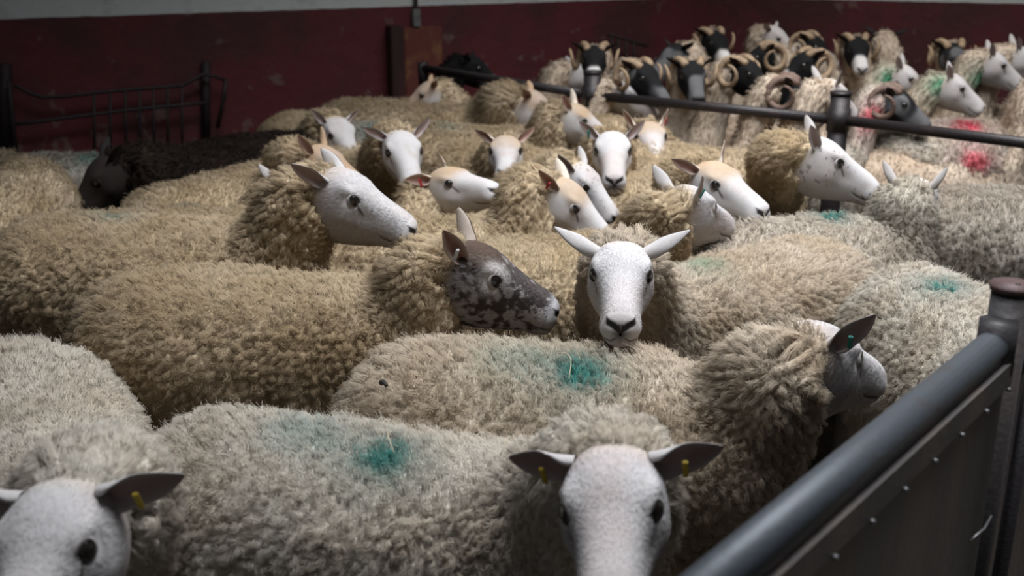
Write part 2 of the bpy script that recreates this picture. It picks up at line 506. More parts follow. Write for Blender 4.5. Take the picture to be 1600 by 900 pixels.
# ------------------------------------------------------------------ sheep
#            x       ztop    zbot   halfw
HEAD_ST = np.array([
    (-0.105,  0.020, -0.088, 0.050),
    (-0.085,  0.046, -0.106, 0.058),
    (-0.055,  0.060, -0.116, 0.065),
    (-0.020,  0.0625,-0.119, 0.0685),
    ( 0.010,  0.057, -0.115, 0.0670),
    ( 0.040,  0.0475,-0.106, 0.0565),
    ( 0.070,  0.040, -0.094, 0.0480),
    ( 0.100,  0.034, -0.081, 0.0430),
    ( 0.125,  0.0295,-0.072, 0.0410),
    ( 0.145,  0.0240,-0.067, 0.0400),
    ( 0.160,  0.0175,-0.063, 0.0365),
    ( 0.170,  0.0085,-0.057, 0.0305),
    ( 0.1755,-0.0030,-0.048, 0.0205),
    ( 0.1770,-0.0180,-0.028, 0.0020)])
def head_interp(x):
    t = np.arange(len(HEAD_ST))
    # smooth (Catmull-Rom) interpolation in station index, monotone in x
    ti = np.interp(x, HEAD_ST[:, 0], t)
    i = np.clip(np.floor(ti).astype(int), 0, len(t) - 2)
    f = (ti - i)[:, None]
    g = lambda k: HEAD_ST[np.clip(k, 0, len(t) - 1)][:, 1:]
    p0, p1, p2, p3 = g(i - 1), g(i), g(i + 1), g(i + 2)
    return 0.5 * (2 * p1 + (p2 - p0) * f + (2 * p0 - 5 * p1 + 4 * p2 - p3) * f ** 2 + (3 * p1 - p0 - 3 * p2 + p3) * f ** 3)

EYE_C = np.array([0.011, 0.0488, 0.020])
def head_grid(nr, theta, fat=1.0):
    """rings of the head in head space: x to the nose, y left, z up.  theta 0 = top."""
    k = np.linspace(0, 1, nr)
    x = -0.105 + 0.2815 * (k * 0.72 + 0.28 * (1 - (1 - k) ** 2.2))
    x[-1] = 0.1770
    st = head_interp(x)
    zt, zb, hw = st[:, 0:1], st[:, 1:2], st[:, 2:3]
    zc = zt * 0.5 + zb * 0.5
    zc = zc + (zt - zb) * 0.10 * sstep(0.13, 0.02, x)[:, None]
    s, c = np.sin(theta)[None], np.cos(theta)[None]
    e = 0.86
    cy = np.sign(s) * np.abs(s) ** e
    cz = np.sign(c) * np.abs(c) ** e
    low = np.clip(-cz, 0, 1)
    y = hw * fat * cy * (1 - 0.30 * low ** 1.3 * sstep(0.16, 0.08, x)[:, None])
    z = zc + np.where(cz > 0, (zt - zc) * cz, (zc - zb) * cz)
    X = np.broadcast_to(x[:, None], y.shape)
    P = np.stack([X, y, z], -1)
    sy = np.sign(P[..., 1])
    A = P * [1, 0, 1] + np.abs(P[..., 1:2]) * [0, 1, 0]        # mirrored to the left side
    out = np.zeros(A.shape)
    def push(cen, sig, amp, d):
        out[...] += (gauss(A, cen, sig) * amp)[..., None] * np.asarray(d, float)
    push((0.000, 0.056, 0.038), (0.020, 0.014, 0.010), 0.0085, (0.2, 0.8, 0.5))     # brow
    push((0.014, 0.064, 0.014), (0.013, 0.012, 0.009), -0.0025, (0.5, 1, 0))          # socket
    push((0.050, 0.052, -0.012), (0.022, 0.02, 0.018), -0.0050, (0, 1, 0))           # hollow before the eye
    push((-0.030, 0.055, -0.060), (0.030, 0.03, 0.028), 0.0055, (0, 1, -0.2))        # jaw
    push((0.020, 0.060, -0.030), (0.028, 0.02, 0.012), 0.0035, (0, 1, 0))            # cheek bone
    push((0.152, 0.031, -0.022), (0.014, 0.014, 0.013), 0.0050, (0.3, 1, 0))         # upper lip
    push((0.157, 0.021, 0.004), (0.010, 0.008, 0.008), 0.0035, (0.3, 0.6, 0.4))     # nostril wing
    push((0.167, 0.018, -0.004), (0.007, 0.006, 0.0048), -0.0065, (1, 0.4, 0))       # nostril
    push((0.172, 0.0, -0.024), (0.01, 0.003, 0.014), -0.0030, (1, 0, 0))             # philtrum
    lip = lip_line(A)
    out[..., :] += (-0.0035 * np.exp(-0.5 * (lip / 0.0026) ** 2) * sstep(0.085, 0.11, A[..., 0]))[..., None] * unit(A * [0.3, 1, 0.2] + [0.0, 0, 0.0])
    push((0.150, 0.0, -0.058), (0.018, 0.02, 0.008), 0.003, (0.3, 0, -1))            # chin
    out[..., 1] *= np.where(sy == 0, 1, sy)
    return P + out
def lip_line(A):
    return A[..., 2] - (-0.0400 - 0.10 * (0.172 - A[..., 0]) + 4.2 * np.clip(0.135 - A[..., 0], 0, 1) ** 2)

def face_colour(P, kind, seed):
    A = np.abs(P * [0, 1, 0]) + P * [1, 0, 1]
    n1 = noise3(P, 35, seed); n2 = noise3(P, 110, seed + 1); n3 = noise3(P, 14, seed + 2)
    white = np.array([0.47, 0.45, 0.452]); cream = np.array([0.42, 0.35, 0.27]); pink = np.array([0.44, 0.35, 0.33])
    def mixv(c, b, f): return c + (np.asarray(b) - c) * f[..., None]
    c = np.broadcast_to(white, P.shape).copy()
    back = sstep(-0.035, -0.095, A[..., 0])
    c = mixv(c, cream, np.clip(back * 0.75 + 0.35 * sstep(-0.06, -0.10, A[..., 2]), 0, 1))
    c = mixv(c, pink, 0.35 * sstep(0.5, 0.75, n3))
    dark_eye = 1.0
    if kind in ('tan',):
        t = sstep(-0.03, 0.02, A[..., 2]) * 0.85
        c = mixv(c, (0.38, 0.25, 0.15), np.clip(t * (0.6 + 0.6 * n3), 0, 1))
    if kind in ('fawn',):
        t = sstep(0.01, 0.045, A[..., 2]) * sstep(0.06, 0.0, A[..., 0])
        c = mixv(c, (0.38, 0.265, 0.165), np.clip(t * (0.5 + 0.6 * n3), 0, 1))
    if kind == 'dotted':
        c = mixv(c, (0.10, 0.09, 0.09), 0.8 * sstep(0.74, 0.80, n2) * sstep(0.42, 0.6, n3))
    if kind == 'speckled':
        top = sstep(-0.03, 0.05, A[..., 2] - 0.25 * np.clip(-A[..., 0], 0, 1))
        c = np.broadcast_to(np.array([0.36, 0.33, 0.335]), P.shape).copy()
        f = np.clip(sstep(0.46, 0.58, 0.40 * noise3(P, 85, seed + 20) + 0.30 * noise3(P, 170, seed + 21) + 0.3 * n1 + 0.20 * top - 0.02), 0, 1)
        c = mixv(c, (0.055, 0.045, 0.042), f * 0.95)
        c = mixv(c, (0.10, 0.07, 0.055), 0.85 * sstep(0.015, 0.05, A[..., 2]) * sstep(0.05, -0.02, A[..., 0]))
        ring = np.exp(-0.5 * ((np.linalg.norm(A - EYE_C, axis=-1) - 0.026) / 0.008) ** 2)
        c = mixv(c, (0.50, 0.47, 0.46), 0.75 * ring)
        c = mixv(c, (0.36, 0.35, 0.37), 0.85 * sstep(0.135, 0.155, A[..., 0]))
        c = mixv(c, cream * 0.7, 0.9 * sstep(-0.075, -0.10, A[..., 0]))
    if kind in ('black', 'black_muzzle'):
        c = np.broadcast_to(np.array([0.007, 0.007, 0.008]), P.shape).copy()
        if kind == 'black_muzzle':
            f = sstep(0.075, 0.105, A[..., 0] + 0.02 * (n1 - 0.5)) * sstep(0.02, 0.0, np.abs(A[..., 2] + 0.03) - 0.06)
            c = mixv(c, (0.66, 0.64, 0.63), f)
        else:
            f = sstep(0.55, 0.70, n3 + 0.25 * sstep(0.05, 0.13, A[..., 0]))
            c = mixv(c, (0.20, 0.20, 0.21), 0.5 * f)
    if kind == 'dark':
        c = np.broadcast_to(np.array([0.022, 0.016, 0.014]), P.shape).copy()
    nose = np.array([0.020, 0.018, 0.020]) if kind != 'tan' else np.array([0.05, 0.03, 0.03])
    # nose leather: two slanted nostril bands joined by the dark line below them
    if kind != 'dark':
        zz = A[..., 2] - (-0.0085 + 0.40 * A[..., 1])
        band = sstep(0.0095, 0.0055, np.abs(zz)) * sstep(0.033, 0.028, A[..., 1]) * sstep(0.1505, 0.1555, A[..., 0])
        tri = sstep(0.012, 0.006, A[..., 1] + 0.25 * np.clip(-0.014 - A[..., 2], 0, 1) * 2.0) * sstep(-0.036, -0.030, A[..., 2]) * sstep(0.004, -0.004, A[..., 2]) * sstep(0.160, 0.166, A[..., 0])
        c = mixv(c, nose, np.clip(np.maximum(band, tri), 0, 1) * 0.97)
        lip = np.exp(-0.5 * (lip_line(A) / 0.0022) ** 2) * sstep(0.092, 0.112, A[..., 0])
        c = mixv(c, (0.07, 0.055, 0.055), 0.85 * lip)
        c = mixv(c, (0.42, 0.37, 0.36), 0.5 * sstep(-0.030, -0.040, A[..., 2]) * sstep(0.152, 0.165, A[..., 0]) * (1 - lip))
    if kind not in ('black', 'black_muzzle', 'dark'):
        # tear line from the inner corner of the eye
        d = np.abs((A[..., 2] - 0.010) + 0.9 * (A[..., 0] - 0.031)) / 1.35
        tear = sstep(0.0045, 0.0015, d) * sstep(0.024, 0.028, A[..., 0]) * sstep(0.056, 0.044, A[..., 0]) * sstep(0.03, 0.045, A[..., 1])
        c = mixv(c, (0.06, 0.05, 0.05), 0.85 * tear)
    return c

def ear_arrays(sx, direction, opening, L, Wd, inner, outer, ns=20, nt=13, point=0.0):
    """a cupped, pointed ear with thickness in head space"""
    base = np.array([-0.066, sx * 0.050, 0.030])
    d = unit(direction)
    nv = np.asarray(opening, float); nv = unit(nv - d * (nv @ d))
    wv = np.cross(nv, d)
    s = np.linspace(0, 1, ns)[:, None]; t = np.linspace(-1, 1, nt)[None]
    wid = Wd * (0.42 + 0.60 * np.sin(np.pi * np.clip(s, 0, 1) ** 0.9 * 0.85 + 0.05)) * np.clip(1 - s ** (3.6 - 1.4 * point), 0, 1) ** (0.5 + 0.35 * point)
    phi = 2.1 + (0.62 - 2.1) * sstep(0.0, 0.50, s)
    r = wid / np.where(phi > 1.57, 1.0, np.sin(np.minimum(phi, 1.57)))
    P = (base + d * (L * s)[..., None] + wv * (r * np.sin(t * phi))[..., None] + nv * (r * (1 - np.cos(t * phi)) - 0.35 * Wd)[..., None]
         + np.array([0, 0, 1.0]) * (0.0 * s * t)[..., None] - nv * (0.10 * L * s ** 2)[..., None])
    gn = unit(np.cross(np.gradient(P, axis=0), np.gradient(P, axis=1)))
    cen = base + d * (L * s)[..., None] + nv * (r)[..., None]
    th = (0.0028 * (1 - 0.5 * s) * np.sqrt(np.clip(1 - t ** 8, 0, 1)))[..., None]
    sgn = np.sign((gn * nv).sum(-1).mean()) or 1.0
    Pi = P + gn * sgn * th; Po = P - gn * sgn * th
    V = np.concatenate([Pi.reshape(-1, 3), Po.reshape(-1, 3)])
    Fc = []
    n0 = ns * nt
    for i in range(ns - 1):
        for j in range(nt - 1):
            a, b, c_, e = i * nt + j, i * nt + j + 1, (i + 1) * nt + j + 1, (i + 1) * nt + j
            Fc.append((a, b, c_, e)); Fc.append((n0 + e, n0 + c_, n0 + b, n0 + a))
        for j in (0, nt - 1):
            a, e = i * nt + j, (i + 1) * nt + j
            Fc.append((a, e, n0 + e, n0 + a))
    for j in range(nt - 1):
        a, b = (ns - 1) * nt + j, (ns - 1) * nt + j + 1
        Fc.append((a, b, n0 + b, n0 + a))
    edge = (np.abs(t) ** 3 * np.ones_like(s)).reshape(-1, 1)
    ci = np.asarray(inner) * (1 - edge) + np.asarray(outer) * edge
    Cc = np.concatenate([ci, np.broadcast_to(np.asarray(outer, float), (n0, 3))])
    tip = base + d * L * 0.42 + nv * (0.004 * 1)
    return V, Fc, Cc, (base, d, nv, wv)

def lid_arrays(sx, col, open_=1.0, n=22):
    c = EYE_C * [1, sx, 1]
    o = unit(np.array([0.52, sx * 0.82, 0.18]))
    e1 = np.array([0.80, 0, -0.42]); e1 = unit(e1 - o * (e1 @ o))
    e2 = np.cross(o, e1) * sx; e2 = e2 if e2[2] > 0 else -e2
    a = np.linspace(0, 2 * np.pi, n, endpoint=False)
    rings = []
    for (r, ka, kb, up) in ((0.0167, 1.12, 0.60 * open_, 0.0), (0.0178, 1.24, 0.70 * open_, 0.02), (0.0186, 1.40, 0.92, 0.08), (0.0185, 1.9, 1.4, 0.10), (0.0165, 4.4, 3.4, 0.0)):
        sn = np.sin(a)
        w = o[None] * 1.0 + e1 * (ka * np.cos(a))[:, None] * 0.95 + e2 * (kb * sn * (1 + 0.15 * (sn > 0)) + up)[:, None]
        rings.append(c + unit(w) * r * 1.12)
    V = np.concatenate(rings)
    Fc = []
    for i in range(len(rings) - 1):
        for k in range(n):
            k2 = (k + 1) % n
            f = (i * n + k, i * n + k2, (i + 1) * n + k2, (i + 1) * n + k)
            Fc.append(f)
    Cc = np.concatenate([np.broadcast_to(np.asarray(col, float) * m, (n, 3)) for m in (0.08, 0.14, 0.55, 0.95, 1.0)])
    return V, Fc, Cc, (c, o)

def sphere_mesh(name, r, mat, seg=14, rings=9):
    V = [(0, 0, r)]
    for i in range(1, rings):
        a = math.pi * i / rings
        for k in range(seg):
            b = 2 * math.pi * k / seg
            V.append((r * math.sin(a) * math.cos(b), r * math.sin(a) * math.sin(b), r * math.cos(a)))
    V.append((0, 0, -r))
    Fc = [(0, 1 + k, 1 + (k + 1) % seg) for k in range(seg)]
    for i in range(rings - 2):
        for k in range(seg):
            a = 1 + i * seg + k; b = 1 + i * seg + (k + 1) % seg
            Fc.append((a, a + seg, b + seg, b))
    l = len(V) - 1
    Fc += [(l, l - seg + (k + 1) % seg, l - seg + k) for k in range(seg)]
    return mesh_from(name, V, Fc, mat)
EYE_MESH = sphere_mesh('eye', 0.0182, M_EYE)

def cell_nearest(u, v, cell, seed):
    """nearest and second nearest centre of a jittered grid"""
    gu, gv = np.floor(u / cell).astype(np.int64), np.floor(v / cell).astype(np.int64)
    best = np.full(u.shape, 1e9); sec = np.full(u.shape, 1e9)
    cu = np.zeros(u.shape); cv = np.zeros(u.shape); cid = np.zeros(u.shape)
    for di in (-1, 0, 1):
        for dj in (-1, 0, 1):
            iu, iv = gu + di, gv + dj
            pu = (iu + 0.5 + 0.9 * (hash01(iu, iv, np.int64(seed)) - 0.5)) * cell
            pv = (iv + 0.5 + 0.9 * (hash01(iu, iv, np.int64(seed + 77)) - 0.5)) * cell
            d = np.hypot(u - pu, v - pv)
            m = d < best
            sec = np.where(m, best, np.minimum(sec, d))
            best = np.where(m, d, best)
            cu = np.where(m, pu, cu); cv = np.where(m, pv, cv)
            cid = np.where(m, hash01(iu, iv, np.int64(seed + 155)), cid)
    return best, sec, cu, cv, cid

LODS = [dict(ds=0.0068, M=208, nh=104, hair=90000, npt=7, rad=0.00042, cell=0.019),
        dict(ds=0.0110, M=124, nh=64, hair=30000, npt=5, rad=0.00075, cell=0.020),
        dict(ds=0.0210, M=64, nh=36, hair=8000, npt=4, rad=0.0013, cell=0.027)]
TINT = {'cream': ((0.68, 0.585, 0.475), (0.56, 0.45, 0.335)), 'white': ((0.73, 0.675, 0.595), (0.62, 0.54, 0.445)),
        'tan': ((0.62, 0.50, 0.355), (0.49, 0.375, 0.24)), 'grey': ((0.58, 0.525, 0.455), (0.47, 0.405, 0.335)),
        'dark': ((0.040, 0.029, 0.024), (0.024, 0.018, 0.016)), 'pale': ((0.62, 0.52, 0.42), (0.54, 0.42, 0.32)),
        'blackwool': ((0.020, 0.019, 0.020), (0.012, 0.012, 0.013))}
TEAL = (0.010, 0.175, 0.150); GREEN = (0.02, 0.25, 0.13); RED = (0.52, 0.03, 0.07)

def horn(parent, Rh, Hc, sc, sx, mat, turns=1.12, R=0.074, lod=2):
    """curled ridged horn: out, back, down and forward again"""
    n = 40
    t = np.linspace(0, 1, n)
    a = 2 * np.pi * turns * t
    rad = R * (1.0 - 0.35 * t)
    cen = np.array([-0.085, 0.020, -0.012])
    p = np.stack([cen[0] + rad * np.sin(a - 0.35) * -1.0 + 0.02, cen[1] + 0.012 + 0.105 * t ** 0.7, cen[2] + rad * np.cos(a - 0.35) - 0.012], -1)
    p[:, 1] *= sx
    w = (0.0175 * (1 - t) ** 0.55 + 0.003) * (1 + 0.06 * np.sin(t * 95))
    p = Hc + (p * sc) @ Rh.T
    return tube('horn', p, w * sc, mat, 10, parent)

def make_sheep(label, W, hd, sc, head, yaw, pitch, roll=0.0, lod=1, kind='white', wool='cream', spots=(), ears=None, tags=(), horns=None,
               group='ewes crowded in the near pen', seed=0, eye_open=1.0, tint_mul=1.0, wid=1.0, neck_r=0.88, locks=1.0, fuzz=1.0, curl=0.0034, ear_len=0.098, ear_w=0.0225, ear_point=0.35, hair_mul=1.0, ruff=1.0, back=1.0):
    """W: withers (world, top of the back); hd: heading of the trunk in degrees, 0 = to the right, 90 = away; head: eye midpoint (world)"""
    L = LODS[lod]
    rng = np.random.default_rng(1000 + seed)
    a = math.radians(hd)
    R2 = np.array([[math.cos(a), -math.sin(a), 0], [math.sin(a), math.cos(a), 0], [0, 0, 1]])
    zs = (W[2] - 0.030) / 0.742                                   # height scale from the withers
    org = np.array([W[0], W[1], 0]) - R2 @ np.array([0.22 * sc, 0, 0])
    root = empty('sheep', tuple(org), a)
    tag(root, label, 'sheep', group)
    loc = lambda p: R2.T @ (np.asarray(p, float) - org)
    Hc = loc(head)
    # head frame in the sheep's own space
    ya, pa, ro = math.radians(yaw) - a, math.radians(pitch), math.radians(roll)
    Rh = (Matrix.Rotation(ya, 3, 'Z') @ Matrix.Rotation(pa, 3, 'Y') @ Matrix.Rotation(ro, 3, 'X'))
    Rh = np.array(Rh)
    hs = sc * 1.0
    M = L['M']
    theta = np.linspace(-np.pi, np.pi, M + 1)[:-1]      # 0 = top, seam under the belly
    ct, st_ = np.cos(theta), np.sin(theta)
    pe = 0.90
    cz, cy = np.sign(ct) * np.abs(ct) ** pe, np.sign(st_) * np.abs(st_) ** pe
    # ---- trunk and neck rings
    x = np.arange(-0.50, 0.20, L['ds'] / sc)
    k = np.linspace(0, 1, 12)[:-1]
    x = np.concatenate([-0.50 + 0.04 * k ** 2.2, x[x > -0.46]])
    f = (1 - np.clip((-0.30 - x) / 0.20, 0, 1) ** 2.6) ** (1 / 2.6)
    f[0] = 0.02
    hw = np.interp(x, [-0.5, -0.3, -0.1, 0.05, 0.2], [0.20, 0.212, 0.225, 0.210, 0.180]) * f * wid
    zc = np.full_like(x, 0.515) + 0.02 * (1 - f)
    hu = np.interp(x, [-0.5, -0.25, 0.0, 0.2], [0.215, 0.226, 0.216, 0.222]) * f
    hdn = np.interp(x, [-0.5, -0.3, -0.1, 0.2], [0.22, 0.225, 0.245, 0.235]) * f
    cen = np.stack([x * sc, 0 * x, zc * zs], -1)
    Z3 = np.array([0, 0, 1.0]); Y3 = np.array([0, 1.0, 0])
    P0 = np.array([0.20 * sc, 0, 0.515 * zs])
    Hb = Hc + Rh @ (np.array([-0.105, 0, -0.028]) * hs)
    dist = np.linalg.norm(Hb - P0)
    dirv = unit(Hb - P0)
    hf = Rh @ np.array([1.0, 0, 0])
    Te = unit(0.55 * unit(hf * [1, 1, 0.2]) + 0.75 * dirv + np.array([0, 0, 0.15]))
    P1 = P0 + np.array([0.36 * dist, 0, 0.05 * dist]); P2 = Hb - Te * 0.36 * dist
    nn = max(10, int(dist * 1.12 / L['ds']))
    t = np.linspace(0, 1, nn + 1)[1:][:, None]
    nc = (1 - t) ** 3 * P0 + 3 * (1 - t) ** 2 * t * P1 + 3 * (1 - t) * t ** 2 * P2 + t ** 3 * Hb
    nt_ = unit(3 * (1 - t) ** 2 * (P1 - P0) + 6 * (1 - t) * t * (P2 - P1) + 3 * t ** 2 * (Hb - P2))
    tt = t[:, 0]
    nhw = np.interp(tt, [0, 0.25, 0.55, 0.85, 1], [0.180 * wid, 0.168, 0.135 * neck_r, 0.112 * neck_r * ruff, 0.076 * ruff])
    nhu = np.interp(tt, [0, 0.25, 0.55, 0.85, 1], [0.222, 0.190, 0.142 * neck_r, 0.106 * neck_r * ruff, 0.064 * ruff])
    nhd = np.interp(tt, [0, 0.25, 0.55, 0.85, 1], [0.235, 0.205, 0.160 * neck_r, 0.125 * neck_r * ruff, 0.086 * ruff])
    ksm = np.array([0.25, 0.5, 0.25])
    for arr in (nhw, nhu, nhd):
        for _ in range(3 if lod else 8):
            arr[1:-1] = np.convolve(arr, ksm, 'valid')
    # rings turn gradually from the trunk's frame to the skull's, over shoulder and neck
    cen = np.concatenate([cen, nc])
    i0 = int((x < 0.0).sum())
    for _ in range(int(0.0030 / L['ds'] ** 2)):
        cen[i0:-1] = 0.25 * cen[i0 - 1:-2] + 0.5 * cen[i0:-1] + 0.25 * cen[i0 + 1:]
    sl = np.concatenate([[0], np.cumsum(np.linalg.norm(np.diff(cen, axis=0), axis=1))])
    wt = sstep(0, 1, np.clip((sl - sl[i0 - 4]) / (sl[-1] - sl[i0 - 4]), 0, 1))[:, None]
    wt = 0.35 * np.clip((sl - sl[i0 - 4]) / (sl[-1] - sl[i0 - 4]), 0, 1)[:, None] + 0.65 * wt
    ft_ = unit((1 - wt) * np.array([1.0, 0, 0]) + wt * Te)
    Lf, ln_, lu_ = Y3, [], []
    for T in ft_:
        Lf = unit(Lf - T * (Lf @ T)); ln_.append(Lf); lu_.append(np.cross(T, Lf))
    ln_, lu_ = np.array(ln_), np.array(lu_)
    hl = Rh @ Y3; hl = unit(hl - ft_[-1] * (hl @ ft_[-1]))
    ang = math.atan2(hl @ lu_[-1], hl @ ln_[-1]) * wt
    fl_ = ln_ * np.cos(ang) + lu_ * np.sin(ang); fu_ = -ln_ * np.sin(ang) + lu_ * np.cos(ang)
    bl = zs + (sc - zs) * sstep(0, 0.8, tt)
    hw = np.concatenate([hw * sc, nhw * sc]); hu = np.concatenate([hu * zs, nhu * bl]); hdn = np.concatenate([hdn * zs, nhd * bl])
    for arr in (hw, hu, hdn):
        for _ in range(int(0.0009 / L['ds'] ** 2) + 2):
            arr[14:-4] = np.convolve(arr, ksm, 'same')[14:-4]
    nb = len(cen)
    up = np.where(cz[None] > 0, hu[:, None], hdn[:, None]) * cz[None]
    G = cen[:, None] + fl_[:, None] * (hw[:, None] * -cy[None])[..., None] + fu_[:, None] * up[..., None]
    # ---- head rings
    hp = head_grid(L['nh'], -theta, 1.0)
    hcol = face_colour(hp, kind, seed)
    HG = Hc + (hp * hs) @ Rh.T
    kh = int((hp[:, 0, 0] < -0.076).sum())
    G = np.concatenate([G, HG])
    nr = len(G)
    ring_c = HG[:kh].mean(1)
    rext = np.linalg.norm(HG[:kh] - ring_c[:, None], axis=-1).mean(1)
    cen = np.concatenate([cen, ring_c]); ft_ = np.concatenate([ft_, np.tile(hf, (kh, 1))])
    hw = np.concatenate([hw, rext]); hu = np.concatenate([hu, rext]); hdn = np.concatenate([hdn, rext])
    tt = np.concatenate([tt, np.ones(kh)])
    nb = nb + kh
    # ---- wool relief: jittered locks with creases between them
    seglen = np.linalg.norm(np.diff(np.concatenate([cen, Hc[None] + 0 * cen[:1]]), axis=0), axis=1)
    Ul = np.concatenate([[0], np.cumsum(np.linalg.norm(np.diff(cen, axis=0), axis=1))])
    Ul = np.maximum.accumulate(Ul + 1e-5 * np.arange(nb))
    Ul = Ul + np.concatenate([np.linspace(-0.16, 0, 12), np.zeros(nb - 12)])
    Rr = np.maximum(0.5 * (hw + 0.5 * (hu + hdn)), 0.02)
    Vv = theta[None] * Rr[:, None]
    UU = np.broadcast_to(Ul[:, None], Vv.shape)
    Gb = G[:nb]
    def grid_normals(A):
        du = np.gradient(A, axis=0)
        dv = (np.roll(A, -1, 1) - np.roll(A, 1, 1))
        return unit(np.cross(dv, du))
    Nn = grid_normals(Gb)
    if ((Gb - cen[:, None]) * Nn).sum(-1).mean() < 0: Nn = -Nn
    cell = L['cell'] * sc
    wu = UU + 0.012 * (noise3(Gb, 22, seed + 5) - 0.5); wv = Vv + 0.012 * (noise3(Gb, 22, seed + 9) - 0.5)
    F1, F2, _, _, cid = cell_nearest(wu, wv, cell, seed)
    dome = sstep(0.0, 0.55, (F2 - F1) / cell) * (0.65 + 0.5 * cid)
    side = sstep(0.97, 0.55, ct)[None] * np.ones((nb, 1))
    neckm = sstep(0.05, 0.35, np.concatenate([np.zeros(len(x)), tt]))[:, None]
    amp = (0.0035 + 0.0075 * np.maximum(side, neckm)) * locks
    lump = (noise3(Gb, 9, seed + 3) - 0.5) * 0.020 + (noise3(Gb, 22, seed + 4) - 0.5) * 0.010
    fade = np.ones(nb); fade[:4] = [0, 0.3, 0.6, 0.9]; fade[-kh:] = np.linspace(1, 0, kh); fade[-1] = 0
    # skin folds across the neck
    fold = 0.0
    if locks > 0:
        ph = Ul[:, None] / 0.034 + 1.4 * noise3(Gb, 7, seed + 8)
        fold = -0.011 * np.exp(-((ph % 1.0 - 0.5) / 0.13) ** 2) * sstep(0.45, 0.7, noise3(Gb, 11, seed + 12)) * np.maximum(neckm, 0.6 * side) * sstep(0.95, 0.6, ct)[None]
    disp = (dome * amp + lump + fold) * fade[:, None]
    Gd = Gb + Nn * disp[..., None]
    G[:nb] = Gd
    # ---- collect the body mesh
    Vs = [G.reshape(-1, 3)]
    col = np.zeros((nr, M, 3)); col[nb:] = hcol[kh:]
    col[:nb] = 0.3; col[nb - kh - 1:nb] = hcol[:1].mean((0, 1)) * 0.6; col[nb - kh:nb] = hcol[:kh]
    Cs = [col.reshape(-1, 3)]
    ii, jj = np.meshgrid(np.arange(nr - 1), np.arange(M), indexing='ij')
    j2 = (jj + 1) % M
    q = np.stack([ii * M + jj, (ii + 1) * M + jj, (ii + 1) * M + j2, ii * M + j2], -1).reshape(-1, 4)
    mi = (ii >= nb - 1).astype(int).reshape(-1)
    Fq, Mi = [q], [mi]
    nV = nr * M
    dark = kind in ('dark', 'black', 'black_muzzle')
    eo = np.array([0.46, 0.435, 0.43]); ei = np.array([0.34, 0.25, 0.235])
    if kind == 'tan': eo, ei = np.array([0.46, 0.32, 0.21]), np.array([0.26, 0.16, 0.13])
    if kind == 'fawn': eo, ei = np.array([0.62, 0.54, 0.46]), np.array([0.30, 0.17, 0.14])
    if kind == 'speckled': eo, ei = np.array([0.42, 0.35, 0.30]), np.array([0.22, 0.12, 0.10])
    if dark: eo, ei = np.array([0.018, 0.015, 0.015]), np.array([0.03, 0.022, 0.022])
    extra = []
    ears = ears or {}
    if lod and ear_len > 0.09: ear_len, ear_w = 0.090, 0.0195
    tips = {}
    for nm, sx in (('L', 1), ('R', -1)):
        d, o = ears.get(nm, ((-0.22, 0.92, 0.22), (0.75, 0.10, -0.35)))
        d = np.array(d) * [1, sx, 1]; o = np.array(o) * [1, sx, 1]
        EV, EF, EC, fr = ear_arrays(sx, d, o, ear_len, ear_w, ei, eo, 20 if lod < 2 else 10, 13 if lod < 2 else 7, ear_point)
        extra.append((EV, EF, EC)); tips[nm] = fr
        lc = hcol.reshape(-1, 3)[0] if dark else np.array([0.44, 0.41, 0.40])
        if kind == 'speckled': lc = np.array([0.42, 0.39, 0.38])
        if kind == 'tan': lc = np.array([0.45, 0.36, 0.28])
        LV, LF, LC, ef = lid_arrays(sx, lc, eye_open)
        if lod < 2: extra.append((LV, LF, LC))
        tips['e' + nm] = ef
    for EV, EF, EC in extra:
        Vs.append(Hc + (EV * hs) @ Rh.T); Cs.append(EC)
        EF = np.array(EF) + nV
        Fq.append(EF); Mi.append(np.ones(len(EF), int)); nV += len(EV)
    # legs
    for lx, ly, hind in ((-0.34, 0.12, 1), (-0.34, -0.12, 1), (0.18, 0.10, 0), (0.18, -0.10, 0)):
        kx = 0.05 if hind else 0.0
        pts = np.array([(lx + 0.02 * hind, ly, 0.45 ), (lx + kx, ly, 0.36), (lx - 0.05 * hind, ly, 0.25), (lx - 0.03 * hind, ly, 0.13), (lx + 0.0, ly, 0.05), (lx + 0.015, ly, 0.03), (lx + 0.03, ly, 0.0)]) * [sc, sc, zs]
        v, fc = tube_arrays(pts, np.array([0.075, 0.058, 0.034, 0.022, 0.024, 0.026, 0.030]) * sc, 12)
        fc = [g for g in fc if len(g) == 4]
        Vs.append(v); Cs.append(np.broadcast_to(eo * 0.6, v.shape)); Fq.append(np.array(fc) + nV); Mi.append(np.ones(len(fc), int)); nV += len(v)
    V = np.concatenate(Vs); C = np.concatenate(Cs); Q = np.concatenate(Fq); MI = np.concatenate(Mi)
    me = bpy.data.meshes.new('body')
    me.vertices.add(len(V)); me.vertices.foreach_set('co', V.astype(np.float32).ravel())
    me.loops.add(Q.size); me.loops.foreach_set('vertex_index', Q.astype(np.int32).ravel())
    me.polygons.add(len(Q)); me.polygons.foreach_set('loop_start', np.arange(0, Q.size, 4, dtype=np.int32))
    me.polygons.foreach_set('material_index', MI.astype(np.int32))
    me.polygons.foreach_set('use_smooth', np.ones(len(Q), bool))
    ca = me.attributes.new('col', 'FLOAT_COLOR', 'POINT')
    ca.data.foreach_set('color', np.concatenate([C, np.ones((len(C), 1))], 1).astype(np.float32).ravel())
    me.update(calc_edges=True)
    t1, t2 = TINT[wool]
    t1 = tuple(v * tint_mul for v in t1); t2 = tuple(v * tint_mul for v in t2)
    sp = []
